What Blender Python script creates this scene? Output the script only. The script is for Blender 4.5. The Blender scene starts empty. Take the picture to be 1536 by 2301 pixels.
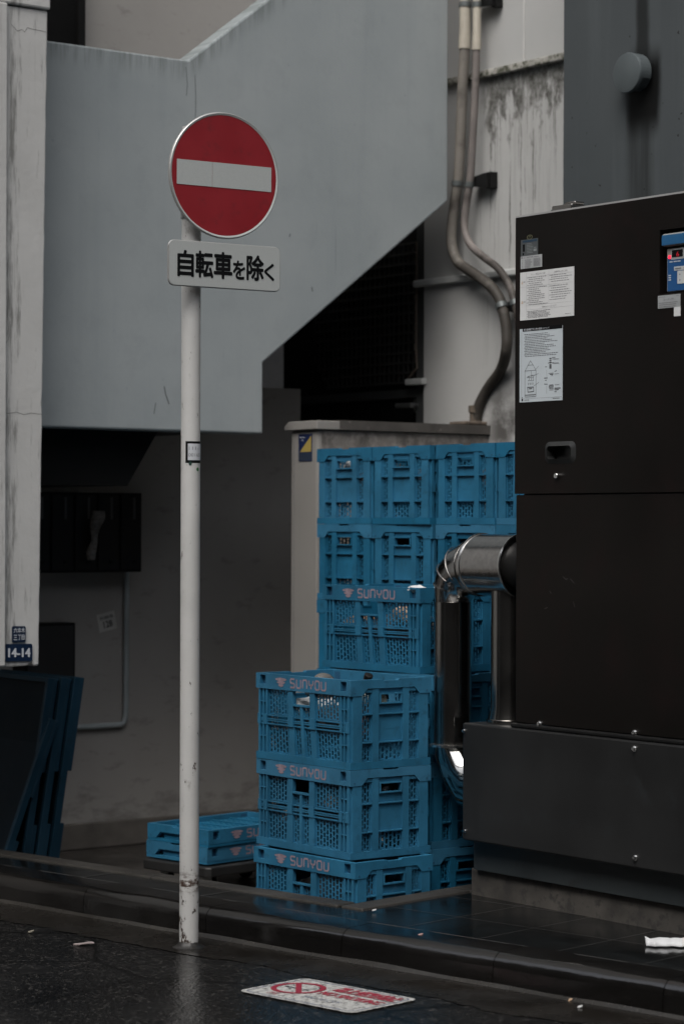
import bpy, math, random
from mathutils import Vector, Matrix, noise
R = math.radians
random.seed(7)
S = bpy.context.scene
COL = S.collection

# ------------------------------------------------------------------ camera, world, sun, exposure
CZ, FPX, ROLL = 1.346, 5433.0, R(0.2)
cam = bpy.data.objects.new("camera", bpy.data.cameras.new("camera")); COL.objects.link(cam)
cam.location = (0, 0, CZ); cam.rotation_euler = (R(90), -ROLL, 0)
cd = cam.data; cd.sensor_fit = 'VERTICAL'; cd.sensor_height = 36; cd.sensor_width = 24; cd.lens = 85
cd.shift_y = 23.5 / 2301; cd.clip_start = 0.1; cd.clip_end = 500
cd.dof.use_dof = True; cd.dof.focus_distance = 7.8; cd.dof.aperture_fstop = 3.2
S.camera = cam
SUN_EL, SUN_AZ = R(56), R(200)
w = bpy.data.worlds.new("World"); S.world = w; w.use_nodes = True
nt = w.node_tree; nt.nodes.clear()
sky = nt.nodes.new('ShaderNodeTexSky'); sky.sky_type = 'NISHITA'; sky.sun_disc = False
sky.sun_elevation = SUN_EL; sky.sun_rotation = SUN_AZ; sky.dust_density = 4; sky.air_density = 1.0
hs = nt.nodes.new('ShaderNodeHueSaturation'); hs.inputs['Saturation'].default_value = 0.30
bg = nt.nodes.new('ShaderNodeBackground'); bg.inputs['Strength'].default_value = 0.11
ow = nt.nodes.new('ShaderNodeOutputWorld')
nt.links.new(sky.outputs[0], hs.inputs['Color']); nt.links.new(hs.outputs[0], bg.inputs[0]); nt.links.new(bg.outputs[0], ow.inputs[0])
sun = bpy.data.objects.new("sun", bpy.data.lights.new("sun", 'SUN')); COL.objects.link(sun)
sun.data.energy = 0.9; sun.data.angle = R(40); sun.data.color = (1.0, 0.96, 0.91)
# the sun stands behind the viewer's left shoulder, high up
sd = Vector((math.sin(SUN_AZ) * math.cos(SUN_EL), math.cos(SUN_AZ) * math.cos(SUN_EL), math.sin(SUN_EL)))
sun.rotation_euler = sd.to_track_quat('Z', 'Y').to_euler()
S.view_settings.view_transform = 'Standard'; S.view_settings.look = 'None'
S.view_settings.exposure = 0.95; S.view_settings.gamma = 1.0

# ------------------------------------------------------------------ helpers
class MB:
    """collects faces for ONE mesh"""
    def __init__(s): s.v = []; s.f = []; s.m = []; s.sm = []
    def face(s, pts, mi=0, smooth=False):
        n = len(s.v); s.v += [tuple(p) for p in pts]; s.f.append(tuple(range(n, n + len(pts)))); s.m.append(mi); s.sm.append(smooth)
    def box(s, x0, x1, y0, y1, z0, z1, mi=0, fn=None):
        if x0 > x1: x0, x1 = x1, x0
        if y0 > y1: y0, y1 = y1, y0
        if z0 > z1: z0, z1 = z1, z0
        c = [(x0,y0,z0),(x1,y0,z0),(x1,y1,z0),(x0,y1,z0),(x0,y0,z1),(x1,y0,z1),(x1,y1,z1),(x0,y1,z1)]
        if fn: c = [fn(*p) for p in c]
        n = len(s.v); s.v += c
        for q in ((0,3,2,1),(4,5,6,7),(0,1,5,4),(1,2,6,5),(2,3,7,6),(3,0,4,7)):
            s.f.append(tuple(n + i for i in q)); s.m.append(mi); s.sm.append(False)
    def prism(s, poly, d0, d1, fn, mi=0):
        """poly = [(u,v)], extruded over depth d0..d1; fn(u,d,v) gives the point"""
        k = len(poly); n = len(s.v)
        s.v += [fn(u, d0, v) for u, v in poly] + [fn(u, d1, v) for u, v in poly]
        s.f.append(tuple(n + i for i in range(k))); s.f.append(tuple(n + k + i for i in reversed(range(k))))
        for i in range(k):
            j = (i + 1) % k; s.f.append((n + j, n + i, n + k + i, n + k + j))
        s.m += [mi] * (k + 2); s.sm += [False] * (k + 2)
    def tube(s, path, rad, seg=20, caps=True, mi=0):
        """path of Vectors, rad a number or a list"""
        P = [Vector(p) for p in path]; n0 = len(s.v); k = len(P)
        rr = rad if isinstance(rad, (list, tuple)) else [rad] * k
        up = None
        for i, p in enumerate(P):
            t = (P[min(i + 1, k - 1)] - P[max(i - 1, 0)]).normalized()
            if up is None:
                up = Vector((0, 0, 1)) if abs(t.z) < 0.9 else Vector((1, 0, 0))
            a = (up - t * up.dot(t)).normalized(); up = a; b = t.cross(a)
            for j in range(seg):
                th = 2 * math.pi * j / seg
                s.v.append(tuple(p + (a * math.cos(th) + b * math.sin(th)) * rr[i]))
        for i in range(k - 1):
            for j in range(seg):
                q = (n0 + i*seg + j, n0 + i*seg + (j+1) % seg, n0 + (i+1)*seg + (j+1) % seg, n0 + (i+1)*seg + j)
                s.f.append(q); s.m.append(mi); s.sm.append(True)
        if caps:
            s.f.append(tuple(n0 + j for j in reversed(range(seg)))); s.f.append(tuple(n0 + (k-1)*seg + j for j in range(seg)))
            s.m += [mi, mi]; s.sm += [False, False]
    def lathe(s, prof, fn, seg=24, mi=0):
        """prof = [(r,h)], fn(x,y,h)"""
        n0 = len(s.v); k = len(prof)
        for r, h in prof:
            for j in range(seg):
                th = 2 * math.pi * j / seg; s.v.append(tuple(fn(r * math.cos(th), r * math.sin(th), h)))
        for i in range(k - 1):
            for j in range(seg):
                s.f.append((n0+i*seg+j, n0+i*seg+(j+1) % seg, n0+(i+1)*seg+(j+1) % seg, n0+(i+1)*seg+j)); s.m.append(mi); s.sm.append(True)
    def strokes(s, line, wd, fn, mi=0, closed=False):
        """flat ribbon along a 2-D polyline; fn(u,v)"""
        L = [Vector(p) for p in line]
        if closed: L = L + [L[0], L[1]]
        k = len(L); le = []; ri = []
        for i in range(k):
            d0 = (L[i] - L[i-1]).normalized() if i else None
            d1 = (L[i+1] - L[i]).normalized() if i < k - 1 else None
            d0 = d0 or d1; d1 = d1 or d0
            t = (d0 + d1).normalized(); nrm = Vector((-t.y, t.x)); c = max(0.5, nrm.dot(Vector((-d1.y, d1.x))))
            le.append(L[i] + nrm * wd / 2 / c); ri.append(L[i] - nrm * wd / 2 / c)
        for i in range(k - 1 - (1 if closed else 0)) if not closed else range(1, k - 1):
            s.face([fn(*ri[i]), fn(*ri[i+1]), fn(*le[i+1]), fn(*le[i])], mi)
    def text(s, string, u0, u1, v0, v1, fn, bold=0.0, mi=0, lift=None):
        if bold and lift:                                        # heavier strokes: a few copies a hair apart in depth
            s.text(string, u0, u1, v0, v1, fn, 0, mi)
            for i in range(8):
                du, dv = bold * (u1 - u0) * math.cos(R(45 * i)), bold * (v1 - v0) * math.sin(R(45 * i)); L = [q * (i + 1) for q in lift]
                s.text(string, u0 + du, u1 + du, v0 + dv, v1 + dv, lambda u, v: tuple(a + b for a, b in zip(fn(u, v), L)), 0, mi)
            return
        vs, fs = glyphs(string, bold)
        xs = [p[0] for p in vs]; ys = [p[1] for p in vs]
        ax, bx, ay, by = min(xs), max(xs), min(ys), max(ys)
        n = len(s.v)
        s.v += [tuple(fn(u0 + (p[0]-ax)/(bx-ax)*(u1-u0), v0 + (p[1]-ay)/max(by-ay, 1e-6)*(v1-v0))) for p in vs]
        for f in fs: s.f.append(tuple(n + i for i in f)); s.m.append(mi); s.sm.append(False)
    def build(s, name, mats, parent=None, bevel=0, seg=2, recalc=False):
        me = bpy.data.meshes.new(name); me.from_pydata(s.v, [], s.f)
        for m in (mats if isinstance(mats, (list, tuple)) else [mats]): me.materials.append(m)
        me.polygons.foreach_set('material_index', s.m); me.polygons.foreach_set('use_smooth', s.sm); me.update()
        if any(s.sm): me.set_sharp_from_angle(angle=R(38))
        if recalc:
            import bmesh
            b = bmesh.new(); b.from_mesh(me); bmesh.ops.recalc_face_normals(b, faces=b.faces); b.to_mesh(me); b.free()
        o = bpy.data.objects.new(name, me); COL.objects.link(o)
        if parent: o.parent = parent
        if bevel:
            md = o.modifiers.new('bevel', 'BEVEL'); md.width = bevel; md.segments = seg; md.limit_method = 'ANGLE'; md.angle_limit = R(40)
        return o

_gl = {}
def glyphs(string, bold):
    k = (string, bold)
    if k not in _gl:
        cu = bpy.data.curves.new('t', 'FONT'); cu.body = string; cu.offset = bold; cu.resolution_u = 4
        ob = bpy.data.objects.new('t', cu); COL.objects.link(ob)
        dg = bpy.context.evaluated_depsgraph_get(); dg.update()
        me = bpy.data.meshes.new_from_object(ob.evaluated_get(dg))
        _gl[k] = ([tuple(v.co) for v in me.vertices], [tuple(p.vertices) for p in me.polygons])
        bpy.data.objects.remove(ob); bpy.data.meshes.remove(me); bpy.data.curves.remove(cu)
    return _gl[k]

def tag(o, label, cat, group=None, kind=None):
    o['label'] = label; o['category'] = cat
    if group: o['group'] = group
    if kind: o['kind'] = kind
    return o
def struct(o): o['kind'] = 'structure'; return o
def empty(name, loc, rz=0.0, rx=0.0):
    o = bpy.data.objects.new(name, None); COL.objects.link(o); o.location = loc; o.rotation_euler = (rx, 0, rz); o.empty_display_size = .1
    return o
def kids(o): return list(o.children)
def copy_tree(o, parent=None):
    c = o.copy(); COL.objects.link(c)
    if parent: c.parent = parent
    for ch in kids(o): copy_tree(ch, c)
    return c

def ray(px, py):
    dx, dy = px - 768, py - 1150.5; c, s_ = math.cos(ROLL), math.sin(ROLL)
    x0, y0 = dx * c + dy * s_, -dx * s_ + dy * c
    return Vector((x0 / FPX, 1.0, -(y0 - 23.5) / FPX))
class Frame:
    """a local frame standing in the place: x along the facade, y into it, z up; hit() measures where a sight line meets one of its planes"""
    def __init__(s, x, y, z, rz): s.o = Vector((x, y, z)); s.rz = rz; s.M = Matrix.Rotation(rz, 3, 'Z')
    def hit(s, px, py, axis, c):
        Mi = s.M.transposed(); o = Mi @ (Vector((0, 0, CZ)) - s.o); d = Mi @ ray(px, py)
        return o + d * ((c - o[axis]) / d[axis])
    def w(s, x, y, z): return s.M @ Vector((x, y, z)) + s.o
RB = R(37 - 90)                                                  # the buildings' direction
RS = R(47 - 90)                                                  # the street's direction

# ------------------------------------------------------------------ materials
def ramp(nt, fac, p0, p1, c0=(0,0,0,1), c1=(1,1,1,1)):
    n = nt.nodes.new('ShaderNodeValToRGB'); n.color_ramp.elements[0].position = p0; n.color_ramp.elements[1].position = p1
    n.color_ramp.elements[0].color = c0; n.color_ramp.elements[1].color = c1; nt.links.new(fac, n.inputs[0]); return n.outputs[0]
def mixc(nt, fac, a, b):
    n = nt.nodes.new('ShaderNodeMix'); n.data_type = 'RGBA'
    for v, i in ((fac, 0), (a, 6), (b, 7)):
        if isinstance(v, (int, float)): n.inputs[i].default_value = v
        elif isinstance(v, tuple): n.inputs[i].default_value = (*v[:3], 1)
        else: nt.links.new(v, n.inputs[i])
    return n.outputs[2]
def mth(nt, op, a, b=0.0, c=None):
    n = nt.nodes.new('ShaderNodeMath'); n.operation = op
    for v, i in ((a, 0), (b, 1), (c, 2)):
        if v is None: continue
        if isinstance(v, (int, float)): n.inputs[i].default_value = v
        else: nt.links.new(v, n.inputs[i])
    return n.outputs[0]
def nz(nt, co, scale, detail=4, rough=.55, stretch=None):
    n = nt.nodes.new('ShaderNodeTexNoise'); n.inputs['Scale'].default_value = scale; n.inputs['Detail'].default_value = detail; n.inputs['Roughness'].default_value = rough
    if stretch:
        mp = nt.nodes.new('ShaderNodeMapping'); mp.inputs['Scale'].default_value = stretch; nt.links.new(co, mp.inputs[0]); co = mp.outputs[0]
    nt.links.new(co, n.inputs[0]); return n.outputs['Fac']
def span(nt, v, lo, hi, soft=.02):
    """1 inside lo..hi, soft edges"""
    a = nt.nodes.new('ShaderNodeMapRange'); a.interpolation_type = 'SMOOTHSTEP'; a.inputs[1].default_value = lo - soft; a.inputs[2].default_value = lo + soft; nt.links.new(v, a.inputs[0])
    b = nt.nodes.new('ShaderNodeMapRange'); b.interpolation_type = 'SMOOTHSTEP'; b.inputs[1].default_value = hi - soft; b.inputs[2].default_value = hi + soft; b.inputs[3].default_value = 1; b.inputs[4].default_value = 0; nt.links.new(v, b.inputs[0])
    return mth(nt, 'MULTIPLY', a.outputs[0], b.outputs[0])
def base(name, rough=.6, metal=0.0, spec=.5):
    m = bpy.data.materials.new(name); m.use_nodes = True; nt = m.node_tree; p = nt.nodes['Principled BSDF']
    p.inputs['Roughness'].default_value = rough; p.inputs['Metallic'].default_value = metal; p.inputs['Specular IOR Level'].default_value = spec
    tc = nt.nodes.new('ShaderNodeTexCoord'); return m, nt, p, tc.outputs['Object']
def bump(nt, p, h, strength=.2, dist=.002):
    b = nt.nodes.new('ShaderNodeBump'); b.inputs['Strength'].default_value = strength; b.inputs['Distance'].default_value = dist
    nt.links.new(h, b.inputs['Height']); nt.links.new(b.outputs[0], p.inputs['Normal'])
def col(nt, p, c): nt.links.new(c, p.inputs['Base Color'])
def simple(name, c, rough=.6, metal=0.0, var=.12, scale=9, bs=0, bscale=90, spec=.5, patch=None, dcut=(.56, .7), rnd=0.0):
    m, nt, p, co = base(name, rough, metal, spec)
    n = nz(nt, co, scale, 6); a = tuple(x * (1 - var) for x in c); b = tuple(min(1, x * (1 + var)) for x in c)
    k = mixc(nt, ramp(nt, n, .3, .7), a, b)
    if patch: k = mixc(nt, ramp(nt, nz(nt, co, scale * 2.7, 8, .65), *dcut), k, patch)
    if rnd:
        oi = nt.nodes.new('ShaderNodeObjectInfo'); g = mth(nt, 'MULTIPLY_ADD', oi.outputs['Random'], rnd, 1 - rnd / 2)
        h = nt.nodes.new('ShaderNodeHueSaturation'); nt.links.new(g, h.inputs['Value']); nt.links.new(k, h.inputs['Color']); k = h.outputs[0]
    col(nt, p, k)
    nt.links.new(mth(nt, 'MULTIPLY_ADD', n, .25, rough - .12), p.inputs['Roughness'])
    if bs: bump(nt, p, nz(nt, co, bscale, 5), bs)
    return m
def sep(nt, co):
    n = nt.nodes.new('ShaderNodeSeparateXYZ'); nt.links.new(co, n.inputs[0]); return n.outputs

# wet asphalt
def m_asphalt():
    m, nt, p, co = base('asphalt', .5, 0, .3)
    v = nt.nodes.new('ShaderNodeTexVoronoi'); v.inputs['Scale'].default_value = 105; nt.links.new(co, v.inputs[0])
    big = nz(nt, co, 1.6, 6); fine = nz(nt, co, 130, 3)
    k = mixc(nt, ramp(nt, big, .35, .7), (.0045, .0045, .0047), (.0085, .0085, .0085))
    k = mixc(nt, ramp(nt, fine, .60, .68), k, (.050, .048, .046)); sc = nt.nodes.new('ShaderNodeSeparateColor'); nt.links.new(v.outputs['Color'], sc.inputs[0]); k = mixc(nt, ramp(nt, sc.outputs[0], .86, .98), k, (.042, .040, .038)); k = mixc(nt, ramp(nt, nz(nt, co, 60, 3), .69, .73), k, (.075, .072, .068)); ck = nt.nodes.new('ShaderNodeTexVoronoi'); ck.feature = 'DISTANCE_TO_EDGE'; ck.inputs['Scale'].default_value = .9; nt.links.new(co, ck.inputs[0]); k = mixc(nt, ramp(nt, ck.outputs['Distance'], .004, .009, (1, 1, 1, 1), (0, 0, 0, 1)), k, (.003, .003, .003)); col(nt, p, k)
    nt.links.new(ramp(nt, nz(nt, co, 2.2, 6), .35, .7, (.15,)*3 + (1,), (.36,)*3 + (1,)), p.inputs['Roughness'])
    bump(nt, p, v.outputs['Distance'], .32, .003); return m
def m_wet(name, c, r0=.22, r1=.5, gr=150, bs=.35, sp=.5):
    m, nt, p, co = base(name, .4, 0, sp)
    big = nz(nt, co, 3, 7); k = mixc(nt, ramp(nt, big, .35, .7), tuple(x*.6 for x in c), tuple(x*1.35 for x in c))
    k = mixc(nt, ramp(nt, nz(nt, co, gr, 3), .62, .75), k, tuple(x*2.6 for x in c)); col(nt, p, k)
    nt.links.new(ramp(nt, nz(nt, co, 4.5, 6), .35, .65, (r0,)*3 + (1,), (r1,)*3 + (1,)), p.inputs['Roughness'])
    bump(nt, p, nz(nt, co, gr, 4), bs, .003); return m
def m_panel():                                                   # painted stair parapet: y along, z up
    m, nt, p, co = base('grey_paint', .62)
    n = nz(nt, co, 1.7, 6); k = mixc(nt, ramp(nt, n, .3, .7), (.270, .300, .310), (.325, .352, .360))
    st = nz(nt, co, 1, 5, .6, (1, 14, .7)); k = mixc(nt, mth(nt, 'MULTIPLY', ramp(nt, st, .52, .72), .16), k, (.20, .235, .25))
    hs_ = ramp(nt, nz(nt, co, 1, 3, .5, (1, 60, 2.2)), .70, .735); k = mixc(nt, mth(nt, 'MULTIPLY', mth(nt, 'MULTIPLY', hs_, ramp(nt, nz(nt, co, 2.4, 3), .5, .62)), .5), k, (.13, .15, .155))
    z = sep(nt, co)[2]; y = sep(nt, co)[1]
    # rain-washed grime hanging from the top edge of the parapet
    d = mth(nt, 'SUBTRACT', mth(nt, 'MULTIPLY_ADD', mth(nt, 'MAXIMUM', mth(nt, 'SUBTRACT', y, .653), 0), .76, 3.197), z)
    e = mth(nt, 'MULTIPLY', span(nt, d, -.1, .06, .05), ramp(nt, nz(nt, co, 1, 6, .7, (1, 40, 3)), .42, .62)); k = mixc(nt, mth(nt, 'MULTIPLY', e, .55), k, (.09, .11, .10))
    k = mixc(nt, mth(nt, 'MULTIPLY', ramp(nt, nz(nt, co, 6, 7, .7), .52, .7), .22), k, (.20, .225, .23)); sp = ramp(nt, nz(nt, co, 18, 6, .7), .67, .76); k = mixc(nt, mth(nt, 'MULTIPLY', sp, .5), k, (.12, .14, .14))
    col(nt, p, k); bump(nt, p, nz(nt, co, 26, 6), .22, .004); return m
def m_white(name, c, zl, x0, x1, drip, soot=(0, 0)):                          # white render with streaks hanging from a ledge
    m, nt, p, co = base(name, .75)
    n = nz(nt, co, 2.2, 6); k = mixc(nt, ramp(nt, n, .3, .7), tuple(x*.9 for x in c), c)
    X, Y, Z = sep(nt, co)
    d = mth(nt, 'SUBTRACT', zl, Z); near = span(nt, d, -.02, drip, .02)
    wob = mth(nt, 'MULTIPLY_ADD', nz(nt, co, 9, 3), .03, X); cb = nt.nodes.new('ShaderNodeCombineXYZ'); nt.links.new(wob, cb.inputs[0]); nt.links.new(Z, cb.inputs[2]); wc = cb.outputs[0]
    ln = mth(nt, 'MULTIPLY_ADD', nz(nt, wc, 1, 2, .5, (22, 1, 0)), 2.6 * drip, -.75 * drip)       # how far each run reaches
    reach = ramp(nt, mth(nt, 'SUBTRACT', ln, d), -.10, .18)
    run = mth(nt, 'MULTIPLY', ramp(nt, nz(nt, wc, 1, 3, .6, (62, 1, .5)), .545, .60), reach)
    run = mth(nt, 'MULTIPLY', run, ramp(nt, nz(nt, co, 1, 5, .7, (30, 30, 9)), .36, .5))
    fb = nt.nodes.new('ShaderNodeMapRange'); fb.inputs[1].default_value = 0; fb.inputs[2].default_value = .55; fb.inputs[3].default_value = .23; fb.inputs[4].default_value = -.2; nt.links.new(d, fb.inputs[0])
    blot = ramp(nt, mth(nt, 'ADD', nz(nt, wc, 1, 7, .68, (17, 1, 7)), fb.outputs[0]), .55, .66)
    pale = mth(nt, 'MULTIPLY', ramp(nt, nz(nt, wc, 1, 4, .6, (40, 1, 1.2)), .5, .7), .3)
    msk = mth(nt, 'MAXIMUM', mth(nt, 'MAXIMUM', run, blot), pale); msk = mth(nt, 'MULTIPLY', mth(nt, 'MULTIPLY', msk, near), span(nt, X, x0, x1, .06))
    var = ramp(nt, nz(nt, co, 30, 6, .7), .3, .65, (.45,) * 3 + (1,), (1, 1, 1, 1)); k = mixc(nt, mth(nt, 'MULTIPLY', msk, var), k, (.038, .036, .028))
    soft = mth(nt, 'MULTIPLY', ramp(nt, nz(nt, co, 3.5, 6, .6), .55, .8), .25); k = mixc(nt, soft, k, (.28, .27, .25))
    so = mth(nt, 'MULTIPLY', span(nt, X, soot[0] - .07, soot[0] + .14, .08), span(nt, Z, soot[1] - .25, soot[1] + .06, .12)); k = mixc(nt, mth(nt, 'MULTIPLY', so, ramp(nt, nz(nt, co, 9, 6, .65), .38, .62)), k, (.09, .085, .08))
    col(nt, p, k); bump(nt, p, nz(nt, co, 60, 5), .15, .002); return m
def m_facade(vx, vz):                                            # dark concrete with the vent's drips
    m, nt, p, co = base('dark_concrete', .6, 0, .2)
    n = nz(nt, co, 1.4, 7); k = mixc(nt, ramp(nt, n, .3, .72), (.050, .058, .062), (.066, .074, .078))
    X, Y, Z = sep(nt, co); wob = mth(nt, 'MULTIPLY_ADD', nz(nt, co, 3, 3), .05, -.025); Xw = mth(nt, 'ADD', X, wob)
    stre = nz(nt, co, 1, 5, .6, (60, 60, 2))
    k = mixc(nt, mth(nt, 'MULTIPLY', ramp(nt, nz(nt, co, 1, 5, .5, (9, 9, .5)), .5, .75), .35), k, (.12, .135, .14))
    a = mth(nt, 'MULTIPLY', span(nt, Xw, vx - .055, vx + .075, .03), span(nt, Z, -9, vz - .03, .05)); a = mth(nt, 'MULTIPLY', a, ramp(nt, stre, .36, .6, (.55,)*3 + (1,), (.95,)*3 + (1,)))
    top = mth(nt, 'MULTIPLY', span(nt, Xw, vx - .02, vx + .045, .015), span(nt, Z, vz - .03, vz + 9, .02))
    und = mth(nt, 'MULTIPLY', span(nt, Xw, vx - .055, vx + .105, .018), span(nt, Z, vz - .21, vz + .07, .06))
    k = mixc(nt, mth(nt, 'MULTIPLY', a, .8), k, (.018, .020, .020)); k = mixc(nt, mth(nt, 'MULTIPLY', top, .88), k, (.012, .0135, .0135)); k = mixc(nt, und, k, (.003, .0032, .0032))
    pit = ramp(nt, nz(nt, co, 42, 2), .735, .755); k = mixc(nt, pit, k, (.012, .012, .012)); col(nt, p, k)
    bump(nt, p, nz(nt, co, 30, 5), .12, .003); return m
def m_pole():
    m, nt, p, co = base('white_pole_paint', .5)
    X, Y, Z = sep(nt, co); k = mixc(nt, ramp(nt, nz(nt, co, 6, 6), .3, .7), (.42, .42, .41), (.50, .50, .49))
    low = span(nt, Z, -1, .16, .12); ru = ramp(nt, mth(nt, 'MULTIPLY_ADD', low, .09, nz(nt, co, 1, 6, .7, (45, 45, 22))), .63, .67)
    k = mixc(nt, ru, k, (.035, .022, .016))
    rg = mth(nt, 'MULTIPLY', span(nt, Z, .18, .235, .02), ramp(nt, nz(nt, co, 1, 5, .7, (30, 30, 60)), .44, .56)); k = mixc(nt, rg, k, (.05, .028, .02))
    sc = mth(nt, 'MULTIPLY', ramp(nt, nz(nt, co, 1, 6, .75, (30, 30, 11)), .61, .71), .6); k = mixc(nt, sc, k, (.16, .145, .13))
    col(nt, p, k); bump(nt, p, nz(nt, co, 120, 4), .08, .001); return m
def m_crate(name, c, rnd=.24):
    m, nt, p, co = base(name, .45, 0, .30)
    oi = nt.nodes.new('ShaderNodeObjectInfo'); vm = nt.nodes.new('ShaderNodeVectorMath'); vm.operation = 'ADD'; cx = nt.nodes.new('ShaderNodeCombineXYZ')
    for i_, f_ in enumerate((37.0, 53.0, 71.0)): nt.links.new(mth(nt, 'MULTIPLY', oi.outputs['Random'], f_), cx.inputs[i_])
    nt.links.new(co, vm.inputs[0]); nt.links.new(cx.outputs[0], vm.inputs[1]); co = vm.outputs[0]
    n = nz(nt, co, 7, 6); k = mixc(nt, ramp(nt, n, .3, .72), tuple(x*.72 for x in c), tuple(x*1.15 for x in c))
    k = mixc(nt, mth(nt, 'MULTIPLY', ramp(nt, nz(nt, co, 22, 7, .7), .56, .74), .65), k, tuple(x*.30 + .006 for x in c))
    k = mixc(nt, mth(nt, 'MULTIPLY', ramp(nt, nz(nt, co, 13, 7, .7), .66, .8), .5), k, tuple(x*.8 + .09 for x in c))
    oi = nt.nodes.new('ShaderNodeObjectInfo'); g = mth(nt, 'MULTIPLY_ADD', oi.outputs['Random'], rnd, 1 - rnd / 2)
    h = nt.nodes.new('ShaderNodeHueSaturation'); nt.links.new(g, h.inputs['Value']); nt.links.new(k, h.inputs['Color']); nt.links.new(mth(nt, 'MULTIPLY_ADD', oi.outputs['Random'], -.10, 1.04), h.inputs['Saturation']); col(nt, p, h.outputs[0])
    nt.links.new(mth(nt, 'MULTIPLY_ADD', n, .3, .28), p.inputs['Roughness']); return m
def m_worn(name, c, under=(.035, .034, .033), cut=(.44, .52)):
    m, nt, p, co = base(name, .55)
    f = ramp(nt, nz(nt, co, 55, 8, .75), *cut); k = mixc(nt, f, under, c); col(nt, p, k); return m
def m_glass():
    m, nt, p, co = base('bottle_glass', .08); p.inputs['Base Color'].default_value = (.55, .62, .58, 1); p.inputs['Transmission Weight'].default_value = .8; return m
def m_emit(name, c, s):
    m, nt, p, co = base(name, .4); p.inputs['Base Color'].default_value = (*c, 1); p.inputs['Emission Color'].default_value = (*c, 1); p.inputs['Emission Strength'].default_value = s; return m

ASPHALT = m_asphalt(); GUTTER = m_wet('gutter_concrete', (.0105, .0092, .0078), .12, .4, 60, .08); KERB = m_wet('kerb_granite', (.0055, .005, .0046), .10, .24, 95, .12, .95)
TILE = m_wet('wet_tile', (.006, .0066, .0068), .07, .26, 90, .07); EDGE = m_wet('edge_stone', (.026, .024, .021), .4, .7, 170, .6); LOT = m_wet('lot_concrete', (.04, .036, .032), .35, .6, 80, .3)
JOINT = simple('tile_joint', (.030, .029, .028), .7)
PANEL = m_panel(); POLE = m_pole()
def m_recess():
    m, nt, p, co = base('recess_render', .8, 0, .2); Z = sep(nt, co)[2]
    k = mixc(nt, ramp(nt, nz(nt, co, 1.5, 6), .3, .7), (.33, .315, .295), (.40, .385, .365))
    k = mixc(nt, mth(nt, 'MULTIPLY', ramp(nt, nz(nt, co, 1, 6, .7, (1, 30, 11)), .67, .74), .45), k, (.10, .093, .085))
    low = span(nt, Z, -1, .12, .14); g = ramp(nt, mth(nt, 'MULTIPLY_ADD', low, .18, nz(nt, co, 1, 6, .65, (1, 7, 16))), .58, .74); k = mixc(nt, mth(nt, 'MULTIPLY', g, .45), k, (.13, .12, .11))
    col(nt, p, k); bump(nt, p, nz(nt, co, 30, 6), .25, .003); return m
RECESS = m_recess()
def m_pier():
    m, nt, p, co = base('old_plaster', .75); Y = sep(nt, co)[1]
    k = mixc(nt, ramp(nt, nz(nt, co, 2.5, 6), .3, .7), (.42, .42, .41), (.50, .50, .49))
    st = nz(nt, co, 1, 7, .7, (20, 34, 4)); band = span(nt, Y, -.165, -.115, .03)
    f = ramp(nt, mth(nt, 'MULTIPLY_ADD', band, .16, st), .58, .74); k = mixc(nt, mth(nt, 'MULTIPLY', f, .8), k, (.13, .13, .12))
    ln = ramp(nt, nz(nt, co, 1, 4, .6, (10, 60, 1.4)), .62, .72); k = mixc(nt, mth(nt, 'MULTIPLY', ln, .22), k, (.2, .2, .19))
    col(nt, p, k); bump(nt, p, nz(nt, co, 30, 6), .4, .004); return m
PILLAR = m_pier()
CABWHITE = simple('cream_steel', (.25, .24, .225), .5, var=.06, scale=3, patch=(.22, .21, .20), dcut=(.64, .8)); LIDDIRT = simple('sooty_lid', (.06, .055, .05), .7, var=.4, scale=8, patch=(.2, .18, .165), dcut=(.6, .75))
BROWN = simple('brown_black_paint', (.0070, .0060, .0053), .38, var=.25, scale=2.2, bs=.12, bscale=500, spec=.16, patch=(.0105, .0066, .0062), dcut=(.5, .75))  # reddish patches paint a brick building's reflection into the brown
SLATE = simple('slate_steel', (.0175, .0180, .0184), .40, var=.3, scale=2.5, patch=(.026, .029, .031), dcut=(.58, .8), spec=.25); GALV = simple('galvanised_sheet', (.026, .031, .033), .45, var=.2, scale=5, patch=(.02, .02, .02), dcut=(.58, .68)); FOOT = simple('rough_footing', (.055, .050, .044), .8, var=.4, scale=9, bs=.7, bscale=40, patch=(.03, .028, .026), dcut=(.5, .62))
STEEL = simple('polished_steel', (.30, .29, .275), .2, 1.0, var=.15, scale=6, bs=.03, bscale=7); STEELWET = simple('wet_steel', (.43, .42, .41), .15, 1.0, var=.15, scale=60, bs=.10, bscale=170); STEELDARK = simple('mirror_steel', (.42, .42, .41), .1, 1.0, var=.1, scale=8, bs=.05, bscale=9); DULL = simple('dull_steel', (.35, .36, .36), .4, 1.0); SHINE = simple('bright_steel', (.75, .75, .74), .22, 1.0)
BLUE = m_crate('blue_crate_plastic', (.021, .134, .240)); NAVY_LIT = m_crate('lit_navy_rim', (.006, .026, .045)); NAVYD = simple('shaded_navy_sheet', (.0022, .007, .012), .6, spec=.2); POCKET = simple('pocket_shade_plastic', (.012, .075, .15), .7); LETTER = simple('faded_pink_print', (.24, .185, .22), .6, var=.2, scale=60)  # pockets and trays: shade put into the blue, tray rims lighter as lit
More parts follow.
